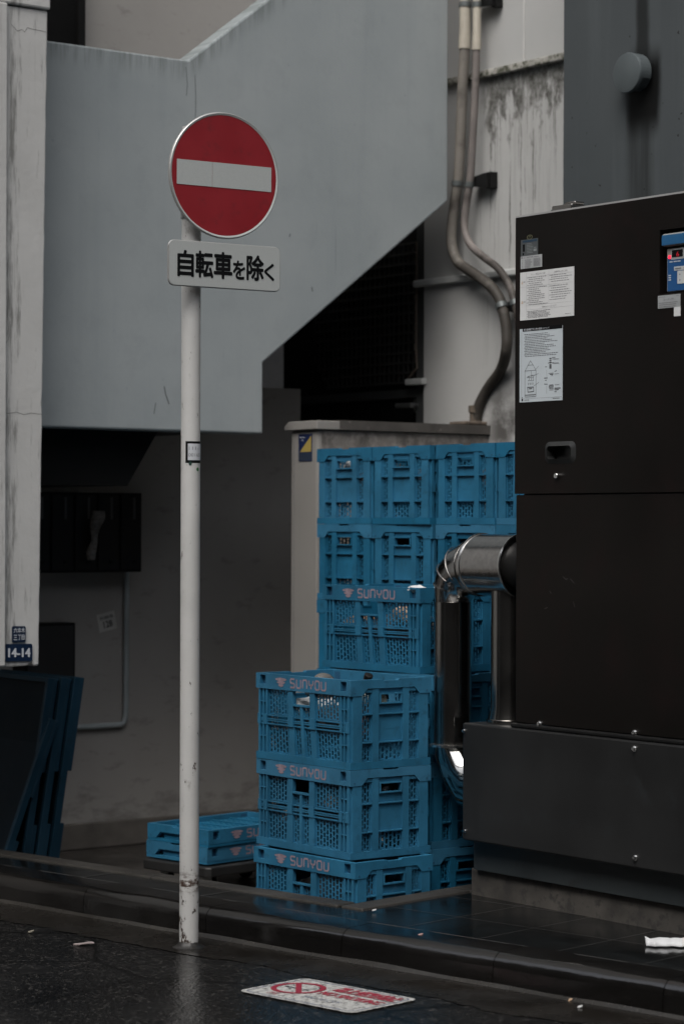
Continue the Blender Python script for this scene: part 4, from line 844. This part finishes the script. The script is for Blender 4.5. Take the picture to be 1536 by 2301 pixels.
# pull handle
hc = ((hx0 + hx1) / 2, (hz0 + hz1) / 2); hw_, hh_ = (hx1 - hx0) / 2, (hz1 - hz0) / 2
def rrc(a_, b_, rc_): return [(hc[0] - a_ + u, hc[1] - b_ + v) for u, v in rr(2*a_, 2*b_, rc_)]
mb = MB(); o_, i_ = rrc(hw_ + .010, hh_ + .006, .022), rrc(hw_ - .006, hh_ - .008, .012)
for a_ in range(len(o_)):
    b_ = (a_ + 1) % len(o_); mb.face([(o_[a_][0], .0115, o_[a_][1]), (o_[b_][0], .0115, o_[b_][1]), (i_[b_][0], .004, i_[b_][1]), (i_[a_][0], .004, i_[a_][1])], 0, True); mb.face([(i_[a_][0], .004, i_[a_][1]), (i_[b_][0], .004, i_[b_][1]), (i_[b_][0], .045, i_[b_][1]), (i_[a_][0], .045, i_[a_][1])], 0, True)
mb.face([(u, .045, v) for u, v in i_]); mb.build('handle', simple('black_handle', (.022, .023, .023), .35), t)
L_ = F(1247, 1069)
mb = MB(); mb.tube([(L_.x, .012, L_.z), (L_.x, .0, L_.z), (L_.x, -.001, L_.z)], [.0085, .0085, .0075], 20); mb.build('lock', SHINE, t)
for px_, py_, par in ((1204, 1627, t), (1417, 1647, t), (1425, 1682, bb), (1427, 1927, bb), (1043, 1642, bb), (1045, 1867, bb)):
    p = F(px_, py_); yb = .016 if par is t else 0
    mb = MB(); s_ = .0065 if px_ > 1100 else .004; mb.tube([(p.x, yb, p.z), (p.x, yb - .010, p.z)], s_, 6); mb.tube([(p.x, yb - .0005, p.z), (p.x, yb - .003, p.z)], s_ * 1.5, 16); mb.build('bolt', SHINE, par)
p = F(1262, 470, .05)
mb = MB(); mb.box(p.x - .05, p.x + .045, .05, .11, ctop + .007, ctop + .028); mb.box(p.x + .0, p.x + .05, .06, .10, ctop + .028, ctop + .036); mb.tube([(p.x - .07, .07, ctop + .012), (p.x - .04, .07, ctop + .014)], .009, 10); mb.build('top_hinge', STEEL, t, bevel=.003)
for pts in ([(1264, 1296), (1270, 1302), (1275, 1300)], [(1280, 1300), (1289, 1311)], [(1234, 1328), (1237, 1334)], [(1222, 1368), (1229, 1365)], [(1287, 1352), (1290, 1364)]):
    mb = MB(); mb.strokes([(F(x_, y_, .0155).x, F(x_, y_, .0155).z) for x_, y_ in pts], .0016, lambda u, v: (u, .0156, v)); mb.build('scratch', simple('scratch_grey', (.06, .058, .055), .6) if 'scratch_grey' not in bpy.data.materials else bpy.data.materials['scratch_grey'], t)
# control panel in its opening
mb = MB(); mb.box(kx0 + .001, kx1 - .001, .0505, .054, kz0, kz1); mb.build('control_recess', BLACK, t)
kx = kx0 + .012; KW = kx1 - kx0 - .016; KH = kz1 - kz0; Z = lambda f_: kz0 + f_ * KH; X_ = lambda f_: kx + f_ * KW
mb = MB(); mb.box(X_(.12), X_(1), .018, .050, Z(.02), Z(.70)); ctl = mb.build('control_panel', simple('controller_grey', (.26, .26, .24), .5), t, bevel=.003)
mb = MB(); mb.box(X_(.16), X_(.99), .0168, .0176, Z(.035), Z(.56)); mb.build('blue_face', simple('controller_blue', (.012, .07, .20), .4), ctl)
mb = MB(); mb.box(X_(.02), X_(1.0), .006, .050, Z(.73), Z(.93)); hd = mb.build('hood', simple('hood_grey', (.24, .25, .24), .5), ctl, bevel=.006)
mb = MB(); mb.box(X_(.05), X_(.98), .004, .0055, Z(.75), Z(.905)); mb.build('hood_face', simple('hood_blue', (.014, .095, .22), .45), hd)
mb = MB(); mb.box(X_(.30), X_(.99), .0160, .0166, Z(.52), Z(.69)); mb.build('display_surround', simple('surround_grey', (.33, .35, .36), .5), ctl)
mb = MB(); mb.box(X_(.34), X_(.76), .0150, .0158, Z(.555), Z(.665)); mb.build('display', BLACK, ctl)
mb = MB(); mb.tube([(X_(.25), .0176, Z(.565)), (X_(.25), .0145, Z(.565))], .0058, 16); mb.build('red_lamp', m_emit('lamp_red', (.9, .02, .05), .9), ctl)
mb = MB(); mb.text('6', X_(.52), X_(.62), Z(.56), Z(.635), lambda u_, v_: (u_, .0146, v_)); mb.build('digit', m_emit('digit_red', (.35, .01, .02), .25), ctl)
mb = MB(); mb.box(X_(.42), X_(1.0), .0160, .0166, Z(.345), Z(.405)); mb.box(X_(.55), X_(.99), .0158, .0166, Z(.135), Z(.335)); mb.build('key_pad', simple('key_white', (.44, .46, .47), .5), ctl)
mb = MB()
mb.text('▲', X_(.62), X_(.68), Z(.27), Z(.30), lambda u_, v_: (u_, .0154, v_)); mb.text('▼', X_(.62), X_(.68), Z(.17), Z(.20), lambda u_, v_: (u_, .0154, v_))
for f_ in (.535, .57, .605): mb.box(X_(.80), X_(.92), .0152, .0155, Z(f_), Z(f_ + .014))
mb.box(X_(.47), X_(.70), .0152, .0155, Z(.365), Z(.385)); mb.box(X_(.80), X_(.92), .0152, .0155, Z(.367), Z(.385)); mb.build('markings', INK, ctl)
mb = MB()
for f_ in (.27, .235, .20): mb.box(X_(.20), X_(.30), .0160, .0164, Z(f_), Z(f_ + .016))
for f_ in (.24, .40, .55): mb.box(X_(f_), X_(f_ + .12), .0160, .0164, Z(.48), Z(.495))
mb.build('white_marks', PLATEW, ctl)
# notices stuck on the door
Fd = lambda px, py: F(px, py, .011)
def notice(nm, a_, b_, mat, par=None):
    A_, B_ = Fd(*a_), Fd(*b_); m_ = MB(); m_.box(A_.x, B_.x, .0105, .0117, B_.z, A_.z); o = m_.build(nm, mat, t); W_, H_ = B_.x - A_.x, A_.z - B_.z
    return o, (lambda u, v: (A_.x + u * W_, .0100, A_.z - v * H_)), W_, H_
rng = random.Random(3)
def lines(mb, g_, u0, u1, v0, v1, n, hgt=.012, indent=.0, ragged=.3, bullet=False):
    for i in range(n):
        v = v0 + (v1 - v0) * i / max(n - 1, 1); e = u1 - rng.random() * ragged * (u1 - u0); uu = u0 + (indent if i % 2 else 0)
        if bullet and i % 2 == 0: mb.face([g_(uu - .018, v), g_(uu - .006, v), g_(uu - .006, v + hgt), g_(uu - .018, v + hgt)])
        while uu < e:
            w_ = rng.uniform(.015, .05); w_ = min(w_, e - uu)
            mb.face([g_(uu, v), g_(uu + w_, v), g_(uu + w_, v + hgt), g_(uu, v + hgt)]); uu += w_ + rng.uniform(.004, .012)
tx = lambda mb, g_, s_, u0, u1, v0, v1, bo=0.0: mb.text(s_, u0, u1, -v1, -v0, lambda u, v: g_(u, -v), bo)
rule = lambda mb, g_, u0, u1, v0, v1: mb.face([g_(u0, v0), g_(u1, v0), g_(u1, v1), g_(u0, v1)])
o, g_, W_, H_ = notice('caution_notice', (1168, 613), (1288.5, 709), WHITEP)
mb = MB(); tx(mb, g_, 'ユニット構造上のご注意', .20, .47, .045, .08); tx(mb, g_, '設置環境上のご注意', .64, .88, .045, .08); tx(mb, g_, '給水ユニットについて', .42, .68, .735, .775); tx(mb, g_, '警告', .062, .10, .19, .22, .01); tx(mb, g_, '注意', .062, .10, .60, .63, .01)
lines(mb, g_, .15, .52, .12, .28, 5, .011, .012, .35, True); lines(mb, g_, .15, .52, .33, .68, 10, .011, .012, .5, True); lines(mb, g_, .57, .97, .12, .25, 4, .011, .012, .35, True); lines(mb, g_, .57, .97, .34, .62, 7, .011, .012, .35, True); lines(mb, g_, .15, .60, .82, .95, 6, .011, .0, .3, True); lines(mb, g_, .84, .95, .94, .94, 1, .01)
mb.build('lettering', INK, o)
mb = MB()
for v in (.105, .31, .70, .79): rule(mb, g_, .0 if v == .31 else .12, .985, v, v + .003)
rule(mb, g_, .118, .121, .02, .98); rule(mb, g_, .538, .541, .02, .70); mb.build('rules', simple('pale_rule', (.34, .35, .36), .7), o)
mb = MB()
for v in (.21, .615): mb.strokes([(.028, -v - .03), (.054, -v - .03), (.041, -v + .02)], .006, lambda u, v_: g_(u, -v_), closed=True)
mb.build('warning_triangles', ORANGE, o)
o, g_, W_, H_ = notice('installation_notice', (1167, 740), (1262.5, 899), BLUEP)
mb = MB(); rule(mb, g_, .07, .995, -.012, .038); mb.build('heading_band', BLACK, o)
mb = MB(); g2 = lambda u, v: (g_(u, v)[0], .0094, g_(u, v)[2]); tx(mb, g2, '衛生設備配管施工時の取扱いについて', .10, .70, .0, .030, .008); mb.build('heading', PLATEW, o)
mb = MB(); lines(mb, g_, .11, .92, .075, .375, 14, .008, .02, .45)
G = lambda pts, wd=.007, closed=False: mb.strokes([(u, -v) for u, v in pts], wd, lambda u, v_: g_(u, -v_), closed=closed)
G([(.13, .575), (.26, .44), (.39, .575)], .007, True); G([(.13, .575), (.13, .93), (.39, .93), (.39, .575)]); G([(.19, .50), (.33, .50)], .005); G([(.28, .58), (.28, .64), (.38, .64)], .005); G([(.17, .67), (.22, .65), (.36, .64)], .006)
for u in (.215, .265, .315): G([(u - .015, .67), (u + .015, .66), (u + .015, .71), (u - .012, .71)], .008); G([(u - .012, .74), (u, .77), (u + .012, .74)], .007)
G([(.19, .80), (.33, .80), (.34, .86), (.20, .865)], .012, True); G([(.22, .82), (.30, .82)], .012); G([(.13, .905), (.39, .905)], .012); G([(.36, .58), (.45, .52)], .004); G([(.36, .64), (.45, .62)], .004); G([(.33, .79), (.46, .74)], .004)
for v in (.43, .455, .48, .515, .53, .545, .56): G([(.70, v), (.75, v)], .014)
G([(.665, .49), (.80, .49)], .008); G([(.72, .43), (.72, .57)], .006); G([(.76, .42), (.84, .42)], .007); G([(.77, .44), (.92, .445)], .007); G([(.77, .495), (.92, .50)], .01)
G([(.64, .58), (.64, .68)], .004); G([(.68, .63), (.80, .63)], .006); G([(.71, .645), (.79, .645), (.75, .665)], .012); G([(.82, .61), (.87, .60)], .009); G([(.82, .645), (.92, .64)], .006); G([(.58, .69), (.66, .69)], .01); G([(.60, .54), (.65, .54)], .009); G([(.60, .72), (.64, .72)], .009); G([(.58, .77), (.66, .775)], .01)
G([(.71, .79), (.79, .79), (.79, .815), (.70, .815)], .014, True); G([(.70, .835), (.80, .835)], .009); G([(.70, .855), (.80, .855)], .006); G([(.64, .80), (.64, .90)], .004); G([(.83, .79), (.93, .79)], .006); G([(.82, .835), (.96, .835)], .014); G([(.82, .855), (.92, .855)], .012); G([(.82, .88), (.87, .88)], .01)
rule(mb, g_, .055, .99, .952, .954); rule(mb, g_, .048, .051, .04, .99); lines(mb, g_, .12, .27, .968, .968, 1, .010); lines(mb, g_, .78, .96, .965, .965, 1, .008); mb.build('lettering', simple('dark_grey_ink', (.10, .105, .11), .7), o)
mb = MB(); rule(mb, g_, .055, .085, .955, .985); rule(mb, g_, .055, .08, .935, .945); mb.build('maker_mark', BLACK, o)
o, g_, W_, H_ = notice('rating_plate', (1169.5, 540), (1207.5, 572), simple('rating_steel', (.085, .095, .10), .45, .3))
mb = MB(); rule(mb, g_, .10, .96, .05, .17); mb.build('blue_band', simple('band_blue', (.008, .035, .07), .4), o)
mb = MB(); lines(mb, g_, .35, .75, .26, .80, 7, .035, .0, .3); rule(mb, g_, .76, .92, .52, .56); rule(mb, g_, .75, .93, .62, .76); mb.build('lettering', simple('pale_print', (.22, .24, .24), .6), o)
mb = MB(); rule(mb, g_, .11, .19, .80, .94); rule(mb, g_, .12, .24, .28, .72); mb.build('maker_mark', BLACK, o)
mb = MB(); q_ = [g_(.53 + .14 * math.cos(R(a_)), -.10 - .10 * math.sin(R(a_))) for a_ in range(0, 360, 20)]
mb.strokes([(.53 + .15 * math.cos(R(a_)), .12 + .12 * math.sin(R(a_))) for a_ in range(0, 360, 20)], .035, lambda u, v_: (g_(u, -v_)[0], .0100, g_(u, -v_)[2]), closed=True); mb.strokes([(.47, .10), (.53, .17), (.59, .10)], .03, lambda u, v_: g_(u, -v_)); mb.build('oval_mark', simple('olive_mark', (.12, .12, .07), .6), o)
o, g_, W_, H_ = notice('maker_label', (1169, 577), (1216.5, 599), simple('label_grey', (.36, .375, .38), .5))
mb = MB(); rule(mb, g_, .03, .09, .03, .20); tx(mb, g_, '石井製作所', .28, .60, .06, .19, .02); lines(mb, g_, .13, .25, .11, .11, 1, .05); lines(mb, g_, .64, .92, .11, .11, 1, .05); lines(mb, g_, .20, .55, .30, .92, 8, .035, .0, .4); lines(mb, g_, .61, .94, .26, .86, 9, .04, 0, .05); lines(mb, g_, .07, .12, .32, .9, 6, .04); mb.build('lettering', INK, o)
o, g_, W_, H_ = notice('service_label', (1477, 665), (1527, 689), simple('service_grey', (.29, .305, .31), .5))
mb = MB(); tx(mb, g_, 'スーパーⅠ風', .25, .72, .26, .45, .025); lines(mb, g_, .04, .38, .10, .10, 1, .05); lines(mb, g_, .05, .93, .56, .86, 3, .06, 0, .15); lines(mb, g_, .83, .96, .08, .08, 1, .05); mb.build('lettering', INK, o)
o, g_, W_, H_ = notice('blank_label', (1513, 688), (1527.2, 709.5), WHITEP)

# ------------------------------------------------------------------ steel duct beside the machine
t = empty('steel_duct', BX.w(-.2, .123, 0), RB); tag(t, 'polished stainless duct with wet top, elbowing down beside the dark machine', 'duct')
zd = 1.205; RD = .104; RV = .064
hx = lambda x_, r_: None
mb = MB(); X1 = cx0 + .2 + .01
mb.tube([(.15, 0, zd), (.152, 0, zd), (.36, 0, zd), (.362, 0, zd)], [RD - .004, RD, RD, RD - .004], 56); mb.build('jacket', STEELWET, t)
mb = MB()
for q_ in (.153, .358): mb.tube([(q_ - .004, 0, zd), (q_ - .002, 0, zd), (q_ + .002, 0, zd), (q_ + .004, 0, zd)], [RD, RD + .0035, RD + .0035, RD], 56, False)
mb.build('seam_band', SHINE, t)
mb = MB(); mb.tube([(.36, 0, zd), (X1 + .04, 0, zd)], RD - .02, 40); mb.build('collar', NEARB, t)
mb = MB(); path = [(.16, 0, zd - .008), (.12, 0, zd - .010), (.075, 0, zd - .018), (.035, 0, zd - .042), (.010, 0, zd - .080), (0, 0, zd - .115), (0, 0, zd - .135)]
mb.tube(path, [.096, .095, .090, .083, .074, .066, .0615], 40)
e = mb.build('elbow', STEELWET, t)
for i in (1, 2, 3, 4):
    a_, b_ = Vector(path[i]), Vector(path[i + 1]); d = (b_ - a_).normalized() * .003; r_ = [.096, .095, .090, .083, .074][i]
    m_ = MB(); m_.tube([a_ - d, a_ - d * .5, a_ + d * .5, a_ + d], [r_, r_ + .003, r_ + .003, r_], 40, False); m_.build('elbow_seam', STEEL, e)
zf = BX.hit(1015, 1674, 0, -.2).z
mb = MB(); mb.tube([(0, 0, zf), (0, 0, zd - .13)], RV, 48); mb.build('riser', STEEL, t)
mb = MB(); mb.tube([(0, 0, zf - .004), (0, 0, zf + .004)], RV + .016, 48); mb.build('flange', SHINE, t)
mb = MB(); mb.tube([(0, 0, zf - .004), (0, 0, zf - .022), (.045, .004, zf - .085), (.10, .008, zf - .135), (.195, .010, zf - .140)], [.062, .064, .074, .078, .078], 40); mb.build('lower_elbow', STEELDARK, t)
mb = MB(); mb.tube([(.30, -.006, zb1 + .001), (.30, -.006, zb1 + .012), (.30, -.006, zb1 + .014), (.30, -.006, zb1 + .055), (.30, -.006, zd - RD * .8)], [.075, .075, .068, .0605, .0605], 40); mb.build('branch_pipe', STEEL, t)

# ------------------------------------------------------------------ street marking and litter
t = empty('street_marking', (-.037, 6.865, .0045), R(46 - 90)); tag(t, 'worn white rectangle painted on the road with red no smoking circle and red characters', 'road marking')
W, H = .455, .275; g3 = lambda u, v, z=0.0: (u, v, z)
rrp = lambda w_, h_, r_: [(-w_/2 + a_, -h_/2 + b_) for a_, b_ in rr(w_, h_, r_)]
mb = MB(); mb.face([g3(u, v) for u, v in rrp(W, H, .03)]); mb.build('white_ground', m_worn('worn_white', (.40, .40, .385), (.05, .048, .046), cut=(.40, .50)), t)
mb = MB(); mb.strokes(rrp(W - .03, H - .03, .024), .005, lambda u, v: g3(u, v, .0006), closed=True); mb.build('blue_border', m_worn('worn_blue', (.04, .06, .13), (.3, .3, .29), (.40, .52)), t)
RW_ = m_worn('worn_red', (.24, .012, .03), (.30, .28, .27), (.40, .47)); RS_ = m_worn('ring_red', (.22, .012, .03), (.20, .12, .12), (.34, .42))
mb = MB(); cx_, cy_ = -.125, .010; rg_ = .072
mb.strokes([(cx_ + rg_ * math.cos(R(a_)), cy_ + rg_ * math.sin(R(a_))) for a_ in range(0, 360, 10)], .017, lambda u, v: g3(u, v, .0012), closed=True)
mb.strokes([(cx_ - rg_ * .68, cy_ + rg_ * .68), (cx_ + rg_ * .68, cy_ - rg_ * .68)], .017, lambda u, v: g3(u, v, .0016)); mb.build('red_ring', RS_, t)
mb = MB(); mb.strokes([(cx_ - .048, cy_ - .004), (cx_ + .044, cy_ - .004)], .012, lambda u, v: g3(u, v, .0008)); mb.strokes([(cx_ + .03, cy_ + .01), (cx_ + .05, cy_ + .035), (cx_ + .036, cy_ + .05)], .005, lambda u, v: g3(u, v, .0008)); mb.build('cigarette', m_worn('worn_black', (.02, .02, .03), (.3, .3, .3)), t)
mb = MB(); mb.text('路上喫煙禁止', -.03, .205, .048, .110, lambda u, v: g3(u, v, .0012), .02, lift=(0, 0, .00004)); mb.text('NO SMOKING', -.03, .20, -.012, .030, lambda u, v: g3(u, v, .0012), .012, lift=(0, 0, .00004)); mb.text('港区', -.145, -.105, -.105, -.078, lambda u, v: g3(u, v, .0012), .01); mb.build('red_lettering', RW_, t)
mb = MB(); mb.text('MINATO CITY', -.03, .11, -.075, -.052, lambda u, v: g3(u, v, .0012)); mb.build('blue_lettering', bpy.data.materials['worn_blue'], t)
def ground(px, py, z):
    d = ray(px, py); k_ = (z - CZ) / d.z; return Vector((d.x * k_, k_, z))
# crumpled tissue on the wet walk
mb = MB(); nu, nv = 16, 9; c = ground(1496, 2122, .10)
for j in range(nv + 1):
    for i in range(nu + 1):
        u, v = i / nu - .5, j / nv - .5
        z = .005 + .013 * (1 - (v * 1.9) ** 2) * (1 - abs(u) ** 3 * 4) + .006 * noise.noise(Vector((u * 4, v * 4, 2))) + (.07 * max(0, abs(u) - .38) * (1 if v > -.1 else -.4))
        mb.v.append((u * .125, v * .095 * (1 - .2 * abs(u)) + .014 * noise.noise(Vector((u * 5, 7, 1))), max(.0025, z if abs(v) < .49 else z * .3)))
for j in range(nv):
    for i in range(nu): q_ = j * (nu + 1) + i; mb.f.append((q_, q_ + 1, q_ + nu + 2, q_ + nu + 1)); mb.m.append(0); mb.sm.append(True)
o = mb.build('crumpled_tissue', simple('tissue_white', (.52, .53, .54), .8, var=.04)); o.location = c; o.rotation_euler = (0, 0, R(-3)); tag(o, 'crumpled white tissue lying on the wet pavement beside the machine footing', 'tissue')
md = o.modifiers.new('thick', 'SOLIDIFY'); md.thickness = .002
def flatscrap(px, py, w_, h_, rot, mat, label, cat='litter', zz_=.0045):
    c = ground(px, py, zz_); m_ = MB(); P = [(w_ * math.cos(R(a_)) * (1 + .3 * noise.noise(Vector((a_, px, 0)) * .03)), h_ * math.sin(R(a_)) * (1 + .4 * noise.noise(Vector((a_, py, 4)) * .05))) for a_ in range(0, 360, 24)]
    m_.prism(P, .0, .003, lambda u, d, v: (u, v, d + .004 * math.sin(u * 60))); o = m_.build('litter_scrap', mat, recalc=True); o.location = c; o.rotation_euler = (0, 0, rot); tag(o, label, cat, 'small litter on the ground')
flatscrap(187, 2121, .034, .018, R(-20), simple('pink_scrap', (.25, .21, .205), .7), 'pale pink flat scrap lying on the asphalt near the kerb')
flatscrap(70, 2094, .010, .008, .3, simple('yellow_scrap', (.18, .165, .13), .7), 'tiny pale scrap on the asphalt near the gutter, beyond the pink scrap')
flatscrap(1302, 2263, .007, .006, .3, WHITEP, 'small white lump of litter in the gutter below the kerb')
flatscrap(1281, 2247, .010, .005, .8, TAN, 'small brown leaf scrap in the gutter beside the white lump')
flatscrap(840, 2046, .007, .006, .1, WHITEP, 'white pebble at the corner of the pavement edge stones', zz_=.105)
flatscrap(944, 2101, .008, .006, .5, simple('pink_bit', (.30, .20, .19), .7), 'pinkish crumb of litter on the kerb top', zz_=.10)
